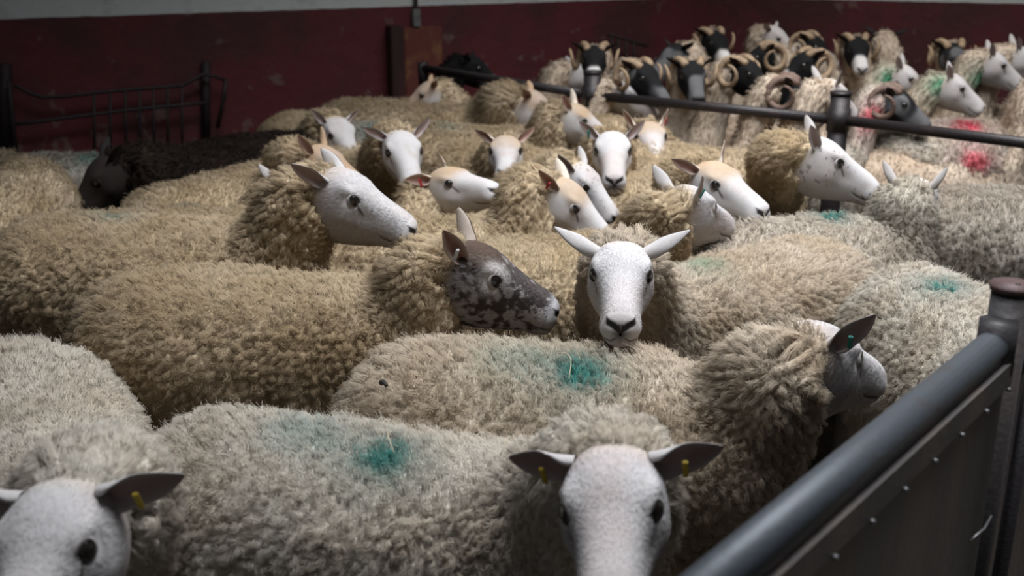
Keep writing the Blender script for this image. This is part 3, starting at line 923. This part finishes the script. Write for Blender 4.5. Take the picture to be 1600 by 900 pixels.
    for s in spots:
        if s[0] == 'at': sp.append((tuple(loc(at(s[1], s[2], s[3]))), s[4] * sc, s[5], s[6]))
        else: sp.append(((s[0] * sc, s[1] * sc, s[2] * zs), s[3] * sc, s[4], s[5]))
    me.materials.append(wool_mat('wool_skin', tuple(v * 0.8 for v in t1), tuple(v * 0.75 for v in t2), sp, False))
    me.materials.append(M_FACE)
    body = new_obj('body', me, root)
    # ---- eyes, horns, tags
    for nm in ('L', 'R'):
        c, o = tips['e' + nm]
        e = new_obj('eye', EYE_MESH, root)
        e.location = tuple(Hc + Rh @ (c * hs)); e.scale = (hs,) * 3
    if horns:
        for sx in (1, -1):
            horn(root, Rh, Hc, hs, sx, M_HORN_D if horns == 'dark' else M_HORN)
    for nm, colr in tags:
        base, d, nv, wv = tips[nm]
        p = base + d * ear_len * 0.45 + nv * 0.008
        tg = box_mesh('ear_tag', (0.030 * hs, 0.008 * hs, 0.005 * hs), TAGS[colr], 0.0015 * hs)
        to = new_obj('ear_tag', tg, root)
        zax = Rh @ nv; xax = Rh @ unit(np.array([0.35, 0, -1.0]) - nv * (np.array([0.35, 0, -1.0]) @ nv)); yax = np.cross(zax, xax)
        mat = Matrix(((xax[0], yax[0], zax[0]), (xax[1], yax[1], zax[1]), (xax[2], yax[2], zax[2])))
        to.rotation_euler = mat.to_euler()
        to.location = tuple(Hc + Rh @ (p * hs) + xax * 0.008)
    # ---- fleece: clumped fibres rooted on the wool relief
    nhair = int(L['hair'] * hair_mul)
    Gx = np.concatenate([Gd, Gd[:, :1]], 1); Nx = grid_normals(Gd)
    if ((Gd - cen[:, None]) * Nx).sum(-1).mean() < 0: Nx = -Nx
    Nx = np.concatenate([Nx, Nx[:, :1]], 1); Ns = np.concatenate([Nn, Nn[:, :1]], 1)
    area = (np.linalg.norm(Gx[1:, :-1] - Gx[:-1, :-1], axis=-1) * np.linalg.norm(Gx[:-1, 1:] - Gx[:-1, :-1], axis=-1))
    tc_ = np.cos(theta)
    wgt = area * (0.12 + 0.88 * sstep(-0.75, -0.2, tc_))[None]
    cdf = np.cumsum(wgt.ravel()); cdf /= cdf[-1]
    pick = np.searchsorted(cdf, rng.random(nhair))
    fi = pick // M + rng.random(nhair); fj = pick % M + rng.random(nhair)
    def bil(A, fi, fj):
        fi = np.clip(fi, 0, A.shape[0] - 1.001); fj = np.clip(fj, 0, A.shape[1] - 1.001)
        i0, j0 = fi.astype(int), fj.astype(int)
        a_, b_ = (fi - i0)[:, None], (fj - j0)[:, None]
        return A[i0, j0] * (1 - a_) * (1 - b_) + A[i0 + 1, j0] * a_ * (1 - b_) + A[i0, j0 + 1] * (1 - a_) * b_ + A[i0 + 1, j0 + 1] * a_ * b_
    idx = np.arange(nb)
    u = np.interp(fi, idx, Ul); R_ = np.interp(fi, idx, Rr)
    th = -np.pi + fj / M * 2 * np.pi
    v = th * R_
    wob = bil(Gx, fi, fj)
    _, _, cu, cv, cid = cell_nearest(u + 0.012 * (noise3(wob, 22, seed + 5) - 0.5), v + 0.012 * (noise3(wob, 22, seed + 9) - 0.5), cell, seed)
    ci = np.interp(cu, Ul, idx); cR = np.interp(ci, idx, Rr)
    cj = (np.clip(cv / cR, -np.pi, np.pi) + np.pi) / (2 * np.pi) * M
    root_p = wob; root_n = unit(bil(Ns, fi, fj)); fn = unit(bil(Nx, fi, fj))
    cen_p = bil(Gx, ci, cj); cen_n = unit(bil(Ns, ci, cj))
    Tax = ft_[np.clip(ci.astype(int), 0, nb - 1)]
    topm = sstep(0.55, 0.92, np.cos(cv / cR))
    neck_t = np.interp(ci, idx, np.concatenate([np.zeros(len(x)), tt]))
    def comb(nrm, tax, topm, r3):
        c = -tax * 0.45 + np.array([0, 0, -0.55]) * (1 - topm)[:, None] + r3
        return c - nrm * (c * nrm).sum(-1, keepdims=True)
    crand = np.stack([hash01((cid * 1e6).astype(np.int64), np.int64(k)) - 0.5 for k in (1, 2, 3)], -1)
    lenb = sc * fuzz * (0.0150 + 0.010 * topm) * (0.8 + 0.4 * cid)
    cdir = unit(cen_n * (0.75 + 0.25 * topm)[:, None] + comb(cen_n, Tax, topm, crand * 1.1) * 0.85)
    ctip = cen_p + cdir * lenb[:, None]
    own = unit(root_n * 0.8 + comb(root_n, Tax, topm, (rng.random((nhair, 3)) - 0.5) * 1.1) * 0.7)
    stray = (rng.random(nhair) < 0.10)
    hl_ = lenb * (0.7 + 0.5 * rng.random(nhair)) * np.where(stray, 1.25, 1.0)
    otip = root_p + own * hl_[:, None]
    cl = np.where(stray, 0.10, 0.62)[:, None]
    tip = otip * (1 - cl) + ctip * cl + (rng.random((nhair, 3)) - 0.5) * 0.004
    mid = root_p + root_n * (hl_ * 0.55)[:, None]
    S = np.linspace(0, 1, L['npt'])[None, :, None]
    pts = (1 - S) ** 2 * (root_p - root_n * 0.002)[:, None] + 2 * (1 - S) * S * mid[:, None] + S ** 2 * tip[:, None]
    if L['npt'] > 4:
        wa = unit(np.cross(cdir, cen_n + 0.013)); wb = np.cross(cdir, wa)
        ph = cid[:, None, None] * 40 + (rng.random(nhair) * 1.3)[:, None, None]
        am = np.sqrt(S) * curl * sc * (0.7 + 0.6 * cid[:, None, None]) * (1 - 0.45 * topm)[:, None, None]
        pts = pts + wa[:, None] * (np.sin(S * 8.5 + ph) * am) + wb[:, None] * (np.cos(S * 8.5 + ph) * am * 0.7)
    hc = bpy.data.hair_curves.new('fleece')
    hc.add_curves([L['npt']] * nhair)
    hc.attributes['position'].data.foreach_set('vector', pts.astype(np.float32).ravel())
    rad = L['rad'] * sc * (1.15 - 0.75 * np.linspace(0, 1, L['npt']))
    ra = hc.attributes.get('radius') or hc.attributes.new('radius', 'FLOAT', 'POINT')
    ra.data.foreach_set('value', np.tile(rad, nhair).astype(np.float32))
    na = hc.attributes.new('nrm', 'FLOAT_VECTOR', 'CURVE')
    na.data.foreach_set('vector', unit(root_n * 0.62 + fn * 0.30 + own * 0.12).astype(np.float32).ravel())
    rn = hc.attributes.new('rnd', 'FLOAT', 'CURVE')
    rn.data.foreach_set('value', (0.5 * rng.random(nhair) + 0.5 * cid).astype(np.float32))
    hc.materials.append(wool_mat('wool_fibre', t1, t2, sp, True))
    fo = new_obj('fleece', hc, root)
    fo['kind'] = 'stuff'
    if lod == 0:
        nf = 16000
        hpx = np.concatenate([hp, hp[:, :1]], 1); hcx = np.concatenate([hcol, hcol[:, :1]], 1)
        hn = grid_normals(hp)
        if ((hp - hp.mean(1, keepdims=True)) * hn).sum(-1).mean() < 0: hn = -hn
        hnx = np.concatenate([hn, hn[:, :1]], 1)
        ar = (np.linalg.norm(hpx[1:, :-1] - hpx[:-1, :-1], axis=-1) * np.linalg.norm(hpx[:-1, 1:] - hpx[:-1, :-1], axis=-1))
        mid_ = hp[:-1]
        Am = np.abs(mid_ * [0, 1, 0]) + mid_ * [1, 0, 1]
        ar = ar * (mid_[..., 0] > -0.09) * (mid_[..., 0] < 0.152) * (np.linalg.norm(Am - EYE_C - [0, 0.008, 0], axis=-1) > 0.021)
        cdf = np.cumsum(ar.ravel()); cdf /= cdf[-1]
        pk = np.searchsorted(cdf, rng.random(nf))
        gi, gj = pk // M + rng.random(nf), pk % M + rng.random(nf)
        p0, n0_, c0 = bil(hpx, gi, gj), unit(bil(hnx, gi, gj)), bil(hcx, gi, gj)
        dr = np.array([-0.9, 0, -0.25]) + (rng.random((nf, 3)) - 0.5) * 0.7
        dr = unit(dr - n0_ * (dr * n0_).sum(-1, keepdims=True)) + n0_ * 0.34
        ln = (0.0045 + 0.0045 * sstep(0.10, -0.06, p0[:, 0]))[:, None] * (0.7 + 0.6 * rng.random((nf, 1)))
        q = np.stack([p0, p0 + unit(dr + n0_ * 0.3) * ln * 0.5, p0 + unit(dr) * ln], 1)
        q = Hc + (q * hs) @ Rh.T
        fh = bpy.data.hair_curves.new('face_hair')
        fh.add_curves([3] * nf)
        fh.attributes['position'].data.foreach_set('vector', q.astype(np.float32).ravel())
        ra = fh.attributes.get('radius') or fh.attributes.new('radius', 'FLOAT', 'POINT')
        ra.data.foreach_set('value', np.tile([0.00026, 0.00022, 0.00008], nf).astype(np.float32))
        ca = fh.attributes.new('col', 'FLOAT_COLOR', 'CURVE')
        ca.data.foreach_set('color', np.concatenate([np.minimum(c0 * (1.2 + 0.45 * rng.random((nf, 1))), 0.9), np.ones((nf, 1))], 1).astype(np.float32).ravel())
        na = fh.attributes.new('nrm', 'FLOAT_VECTOR', 'CURVE')
        na.data.foreach_set('vector', (n0_ @ Rh.T).astype(np.float32).ravel())
        fh.materials.append(M_FACE_HAIR)
        fho = new_obj('face_hair', fh, root); fho['kind'] = 'stuff'
    return root

# ------------------------------------------------------------------ the flock
UPRIGHT = {'L': ((-0.50, 0.62, 0.58), (0.6, 0.75, -0.1)), 'R': ((-0.50, 0.62, 0.58), (0.6, 0.75, -0.1))}
OUT = {'L': ((-0.22, 0.88, 0.32), (-0.45, 0.0, -0.9)), 'R': ((-0.22, 0.88, 0.32), (-0.45, 0.0, -0.9))}
BACK = {'L': ((-0.75, 0.62, 0.20), (0.2, 0.9, -0.2)), 'R': ((-0.75, 0.62, 0.20), (0.2, 0.9, -0.2))}
FRONT = {'L': ((-0.12, 0.95, -0.10), (0.85, 0.1, -0.05)), 'R': ((-0.12, 0.95, -0.10), (0.85, 0.1, -0.05))}
near = 'ewes crowded in the near pen'
far = 'horned and white-faced sheep in the far pen'

# --- front rows
make_sheep('cream ewe at the lower left corner, head lowered with a yellow ear tag', at(55, 690, 0.72), -62, 1.0, at_y(82, 868, 1.17), -92, 18, roll=8,
           lod=0, seed=1, wool='white', ear_len=0.105, ear_w=0.030, ears=FRONT, tags=(('L', 'yellow'),))
make_sheep('pale front-row ewe facing the camera, yellow tags in both ears', at(810, 700, 0.745), -15, 1.0, at_y(958, 805, 1.27), -97, 15,
           roll=8, lod=0, seed=2, wool='white', ear_len=0.105, ear_w=0.030, ears=FRONT, tags=(('L', 'yellow'), ('R', 'yellow')), spots=(('at', 597, 702, 0.73, 0.055, TEAL, 1.0), ('at', 480, 665, 0.73, 0.09, (0.05, 0.2, 0.2), 0.35)))
make_sheep('cream ewe with a bright teal blotch on its back, head turned away to the right', at(1120, 552, 0.765), -8, 1.04, at_y(1288, 562, 1.92), 36, 22,
           lod=0, seed=3, wool='cream', ears={'L': ((0.1, 0.7, -0.7), (0.8, 0, -0.3)), 'R': ((-0.10, 0.70, 0.65), (-0.50, 0.80, -0.2))}, tags=(('R', 'teal'),), spots=(('at', 905, 588, 0.72, 0.06, TEAL, 1.0), ('at', 800, 570, 0.72, 0.09, (0.05, 0.2, 0.17), 0.3)))
make_sheep('ewe with dark speckled grey face in profile facing right', at(610, 422, 0.78), -2, 1.05, at_y(762, 435, 2.38), -6, 24,
           lod=0, seed=4, kind='speckled', wool='tan', tint_mul=1.02, ears=UPRIGHT, tags=(('L', 'teal'), ('R', 'white')))
make_sheep('white-faced ewe looking straight at the camera in the middle of the pen', at(1050, 415, 0.74), 213, 0.96, at_y(970, 438, 2.17), -95, 14,
           lod=0, seed=5, wool='cream', tint_mul=0.95, ear_len=0.116, ear_point=1.0, ears=OUT, spots=(('at', 1100, 408, 0.73, 0.06, GREEN, 0.35),))
make_sheep('ewe beside the gate post seen from behind with a teal mark on its rump', at(1432, 408, 0.765), 104, 1.02, at_y(1385, 480, 3.0), 120, 45,
           lod=0, seed=6, wool='white', tint_mul=0.92, spots=(('at', 1475, 460, 0.72, 0.05, TEAL, 1.0),))
make_sheep('large curly cream ewe with white face in profile facing right, at left', at(400, 335, 0.795), -2, 1.07, at_y(552, 313, 2.82), -12, 22,
           lod=0, seed=7, wool='tan', tint_mul=1.05, ears=BACK, tags=(('L', 'teal'),), locks=1.4, spots=(('at', 175, 352, 0.74, 0.05, TEAL, 0.6),))
make_sheep('tan ewe with head hidden behind the large curly ewe, one white ear showing', at(385, 308, 0.71), 18, 0.95, at_y(462, 303, 3.62), 78, 20,
           lod=1, seed=8, wool='tan', ears=UPRIGHT, spots=(('at', 290, 297, 0.73, 0.04, TEAL, 0.5),))
make_sheep('ewe with tan brown face bowed to the right behind the curly ewe', at(425, 243, 0.71), 58, 0.95, at_y(515, 260, 3.75), -16, 26,
           lod=1, seed=9, kind='tan', wool='tan', tint_mul=1.05, ears=UPRIGHT)
make_sheep('dark brown sheep with lowered head at left below the hay rack', at(245, 222, 0.745), 216, 1.05, at_y(158, 282, 4.0), 212, 45,
           lod=1, seed=10, kind='dark', wool='dark', ears=BACK)
make_sheep('tan ewe rump at the left edge of the picture', at(15, 258, 0.75), 75, 0.98, at_y(30, 265, 4.75), 80, 30, lod=1, seed=11, wool='tan')
make_sheep('grey ewe with faint teal mark by the wall at far left', at(-80, 238, 0.69), 186, 1.0, at_y(-190, 262, 4.6), 180, 30, lod=1, seed=12, wool='grey', tint_mul=0.75,
           spots=((-0.32, 0.02, 0.73, 0.06, TEAL, 0.6),))

# --- middle of the near pen
make_sheep('white-faced ewe with wide-spread ears behind the tan-faced one', at(575, 228, 0.71), -40, 1.0, at_y(630, 241, 3.85), -72, 24, lod=1, seed=13, wool='tan',
           kind='dotted', ears={'L': ((-0.2, 0.75, 0.55), (0.9, 0.1, 0.1)), 'R': ((-0.15, 0.92, 0.35), (0.9, 0, 0.1))})
make_sheep('small white-faced ewe half hidden, peering over the tan-faced ewe', at(490, 196, 0.70), -68, 0.93, at_y(532, 213, 4.45), -55, 30, lod=1, seed=14, wool='tan',
           spots=(('at', 476, 203, 0.69, 0.09, TEAL, 1.0),), ears={'L': ((-0.2, 0.85, 0.3), (0.8, 0.1, 0)), 'R': ((-0.25, 0.75, 0.6), (0.8, 0.2, 0))})
make_sheep('ewe back with teal mark behind the wide-eared ewe', at(690, 184, 0.72), 8, 0.95, at_y(745, 250, 4.9), 5, 30, lod=1, seed=15, wool='grey', tint_mul=0.9,
           spots=(('at', 600, 203, 0.69, 0.09, TEAL, 1.0),))
make_sheep('long tan ewe standing along the red wall', at(745, 152, 0.74), 0, 1.15, at_y(840, 172, 5.15), -5, 35, lod=1, seed=16, wool='tan', tint_mul=0.85, kind='tan')
make_sheep('brown-fleeced ewe with raised ear looking right below the first rail post', at(845, 190, 0.74), 0, 0.95, at_y(908, 190, 4.62), -15, 28, lod=1, seed=17, wool='tan', tint_mul=0.85,
           kind='fawn', ears=UPRIGHT, spots=((-0.2, 0.0, 0.73, 0.05, TEAL, 0.35),))
make_sheep('fawn-browed ewe with dark eyes facing the camera left of centre', at(775, 224, 0.70), -75, 0.95, at_y(790, 241, 4.15), -90, 13, lod=1, seed=18, wool='tan', kind='fawn',
           ears={'L': ((-0.15, 0.8, 0.55), (0.9, 0.1, 0)), 'R': ((-0.2, 0.85, 0.35), (0.8, 0.2, -0.1))})
make_sheep('white-faced ewe with red ear tag, chin raised to the right', at(640, 318, 0.71), 0, 0.96, at_y(712, 290, 3.5), -34, -4, roll=4, lod=1, seed=19, wool='tan', kind='fawn',
           ears={'L': ((-0.45, 0.35, 0.8), (0.8, 0.3, 0)), 'R': ((-0.7, 0.7, 0.1), (0.3, 0.9, 0))}, tags=(('R', 'red'),), ear_len=0.085)
make_sheep('tan curly ewe with sleepy eye and red-tagged ear, head bowed right', at(790, 330, 0.725), 0, 0.98, at_y(893, 322, 3.22), -18, 38, lod=1, seed=20, wool='tan', kind='fawn',
           ears=BACK, tags=(('R', 'red'),), eye_open=0.5, locks=1.2)
make_sheep('white dotted-faced ewe with long muzzle behind the sleepy ewe', at(830, 286, 0.67), 30, 0.88, at_y(915, 290, 3.6), -28, 40, lod=1, seed=21, wool='tan', kind='dotted', ears=BACK)
make_sheep('long white-faced ewe with teal tag facing the camera below the first rail post', at(905, 236, 0.71), -40, 1.0, at_y(957, 241, 3.85), -92, 20, lod=1, seed=22, wool='tan', kind='white',
           spots=(('at', 838, 246, 0.72, 0.05, TEAL, 0.8),), ears={'L': ((-0.2, 0.75, 0.55), (0.9, 0.1, 0)), 'R': ((-0.3, 0.8, 0.45), (0.8, 0.2, 0))}, tags=(('R', 'teal'),))
make_sheep('white-faced ewe with red ear tag facing the camera under the rail', at(1030, 205, 0.74), -70, 0.98, at_y(1015, 219, 4.25), -85, 12, lod=1, seed=23, wool='tan', kind='fawn',
           ears=UPRIGHT, tags=(('L', 'red'),))
make_sheep('brown-necked ewe with white face in profile right behind the camera-facing ewe', at(985, 348, 0.745), 20, 0.93, at_y(1085, 328, 2.93), 38, 22, lod=0, seed=24, wool='tan', tint_mul=0.95,
           ears=UPRIGHT, tags=(('R', 'teal'),), locks=1.3, hair_mul=0.7)
make_sheep('broad white-faced ewe with brown brow, chin over the next ewe', at(1060, 268, 0.72), -22, 1.0, at_y(1128, 292, 3.22), -50, 15, lod=1, seed=25, wool='tan', kind='fawn',
           ears={'L': ((-0.3, 0.6, 0.75), (0.8, 0.3, 0)), 'R': ((-0.5, 0.8, 0.25), (0.6, 0.6, 0))})
make_sheep('tall white-faced ewe in profile right near the second rail post', at(1190, 232, 0.76), -28, 1.05, at_y(1295, 255, 3.42), -10, 26, lod=1, seed=26, wool='tan', kind='dotted', ears=UPRIGHT)
make_sheep('grey ewe facing away with teal mark and both ears up', at(1385, 318, 0.74), 22, 1.0, at_y(1428, 312, 3.32), 62, 25, lod=1, seed=27, wool='grey',
           ears=UPRIGHT, spots=(('at', 1298, 332, 0.72, 0.05, TEAL, 0.9), ('at', 1395, 325, 0.72, 0.07, GREEN, 0.25)))
make_sheep('dark grey ewe at the right edge behind the gate post', at(1760, 292, 0.745), -3, 1.05, at_y(1900, 300, 3.5), 0, 30, lod=1, seed=28, wool='grey', tint_mul=0.75,
           spots=((-0.45, 0.0, 0.70, 0.05, TEAL, 0.9),))

# --- far pen
def far_sheep(label, hx, hy, z, yaw, hd, kind, wool='pale', pitch=32, horns='light', spots=(), sc=0.90, seed=0, reach=0.32, dz=0.10, **kw):
    h = at(hx, hy, z + 0.08)
    a = math.radians(hd)
    Wp = np.array([h[0] - math.cos(a) * reach * sc, h[1] - math.sin(a) * reach * sc, 0.71 * sc])
    make_sheep(label, Wp, hd, sc, h, yaw, pitch, lod=2, kind=kind, wool=wool, neck_r=0.78, ruff=0.9, fuzz=0.8, horns=horns, spots=spots, seed=seed, group=far, **kw)
S_R = lambda x, st=0.9, r=0.06: ((x, 0.0, 0.73, r, RED, st),)
far_sheep('horned black-faced sheep with crimson neck and back just behind the rail at right', 1408, 165, 0.72, -28, 10, 'black', 'grey', horns='dark', seed=60, spots=((0.38, -0.05, 0.92, 0.08, RED, 0.75),))
make_sheep('big grey sheep with crimson blotches along its flank behind the rail at right', at(1620, 182, 0.73), 2, 1.05, at_y(1800, 180, 4.7), 0, 30, lod=1, seed=61, wool='white', tint_mul=0.85, group=far,
           spots=((-0.10, -0.05, 0.73, 0.07, RED, 0.95), (-0.12, -0.21, 0.60, 0.07, RED, 0.8)))
far_sheep('horned black face with white muzzle looking under the rail', 1086, 158, 0.66, -90, -95, 'black_muzzle', 'pale', seed=62, pitch=40, horns='dark')
far_sheep('sheep with dark shaggy head just behind the rail by the red board', 745, 108, 0.71, -10, 15, 'black', 'blackwool', horns=None, seed=63)
far_sheep('white-muzzled horned sheep near the red wall beside the small rack', 928, 96, 0.82, -95, 204, 'black_muzzle', seed=64, spots=S_R(0.0))
far_sheep('black-faced sheep with brown curled horn behind the rail, left of the pair', 1010, 124, 0.80, -50, -30, 'black', seed=65)
far_sheep('black-faced sheep looking left behind the horned pair', 1048, 92, 0.82, -150, 200, 'black', seed=66, horns=None)
far_sheep('horned black-faced sheep facing the camera in the middle of the far pen', 1082, 122, 0.80, -85, -80, 'black', seed=67)
far_sheep('horned sheep with pale blaze farthest back near the wall corner', 1120, 70, 0.84, -70, 204, 'black_muzzle', seed=68)
far_sheep('black-faced sheep in profile right with cream neck', 1172, 118, 0.80, -40, -20, 'black_muzzle', seed=69)
far_sheep('pale-horned sheep behind the black profile', 1185, 92, 0.80, 180, 175, 'black_muzzle', seed=70)
far_sheep('mauve-grey faced horned sheep in profile above the rail', 1248, 150, 0.78, -20, -8, 'black', 'pale', seed=71, horns='dark', spots=S_R(-0.1, 0.5))
far_sheep('black and white faced sheep with broad pale horn', 1252, 104, 0.80, 200, 200, 'black_muzzle', seed=72, spots=S_R(-0.1))
far_sheep('horned sheep turned sideways by the dark back wall', 1275, 76, 0.82, -40, 158, 'black_muzzle', seed=73)
far_sheep('big-horned black sheep with bright white muzzle facing the camera by the back wall', 1340, 80, 0.82, -92, 155, 'black_muzzle', seed=74, spots=S_R(-0.1, 0.6))
far_sheep('dark sheep half hidden against the back wall', 1385, 68, 0.84, 60, 155, 'black', seed=75, horns=None)
far_sheep('wide-horned dark-faced sheep standing apart at the back right', 1490, 92, 0.80, -90, 150, 'black', seed=76, pitch=40)
WHT = dict(horns=None)
far_sheep('white-faced sheep with green nape behind the red-necked one', 1418, 125, 0.74, -25, -10, 'white', 'pale', seed=77, horns=None, ears=UPRIGHT, spots=((0.44, -0.02, 1.0, 0.065, GREEN, 0.85),))
far_sheep('white-faced sheep with bright green nape in profile right', 1495, 140, 0.73, -20, -10, 'white', 'pale', seed=78, horns=None, ears=UPRIGHT, spots=((0.44, -0.02, 1.0, 0.065, GREEN, 0.85),))
far_sheep('white-faced sheep with green cheek at the far right', 1558, 104, 0.80, -15, -5, 'white', 'pale', seed=79, horns=None, ears=UPRIGHT, spots=((0.44, -0.02, 1.0, 0.065, GREEN, 0.85),))
far_sheep('white-faced sheep cut by the right edge at the back', 1597, 94, 0.82, -10, 0, 'white', 'pale', seed=80, horns=None, ears=UPRIGHT)
far_sheep('white-eared sheep turned away just left of the second rail post', 1302, 150, 0.78, 30, 20, 'white', 'pale', seed=81, horns=None, ears=UPRIGHT, spots=S_R(-0.2, 0.5))
far_sheep('peach-backed sheep behind the white-faced ones at right edge', 1660, 140, 0.78, 0, 5, 'white', 'pale', seed=82, horns=None)
far_sheep('small tan sheep between the wall board and the rail', 664, 150, 0.66, 190, 200, 'tan', 'tan', seed=83, horns=None, sc=0.9)
far_sheep('pale sheep with pink blotch along the red wall', 905, 118, 0.70, 10, 20, 'white', 'pale', seed=84, horns=None, spots=S_R(-0.1, 0.6))
far_sheep('red-marked sheep with bowed head by the wall corner', 1215, 62, 0.86, -30, 200, 'white', 'pale', seed=85, horns=None, spots=((0.35, 0, 0.8, 0.06, RED, 0.9),))
far_sheep('pale sheep in the far pen behind the first rail post', 985, 150, 0.72, -20, -5, 'white', 'pale', seed=86, horns=None)

# --- straw and dung caught in the wool
def straw(label, pix, z, bend, r=0.0008, mat=M_STRAW, name='straw_stalk', cat='straw'):
    p = np.array([at(x, y, z) for x, y in pix])
    c = p.mean(0)
    t = np.linspace(0, 1, 9)
    k = np.linspace(0, 1, len(p))
    q = np.stack([np.interp(t, k, p[:, i]) for i in range(3)], 1) - c
    q[:, 2] += bend * np.sin(np.pi * t)
    o = tube(name, q, r * (1.1 - 0.4 * t), mat, 6)
    o.location = tuple(c)
    tag(o, label, cat, 'straw caught in the fleeces' if cat == 'straw' else None)
straw('pale curled straw stalk beside the bright teal blotch in the middle', [(872, 552), (886, 560), (893, 572), (889, 592)], 0.765, 0.012)
straw('thin straw stalk standing on the front ewe near its teal mark', [(606, 676), (607, 694), (616, 708)], 0.765, 0.01)
straw('looped straw stalk on the shoulder of the front-row ewe', [(782, 712), (796, 698), (812, 706)], 0.775, 0.02)
straw('short pale straw stalk on the flank of the speckled-faced ewe', [(214, 506), (209, 524), (215, 538)], 0.62, 0.012)
straw('dark dung crumb on the rump of the teal-blotched ewe', [(596, 598), (604, 603)], 0.735, 0.004, 0.0055, M_DUNG, 'dung_crumb', 'dung')
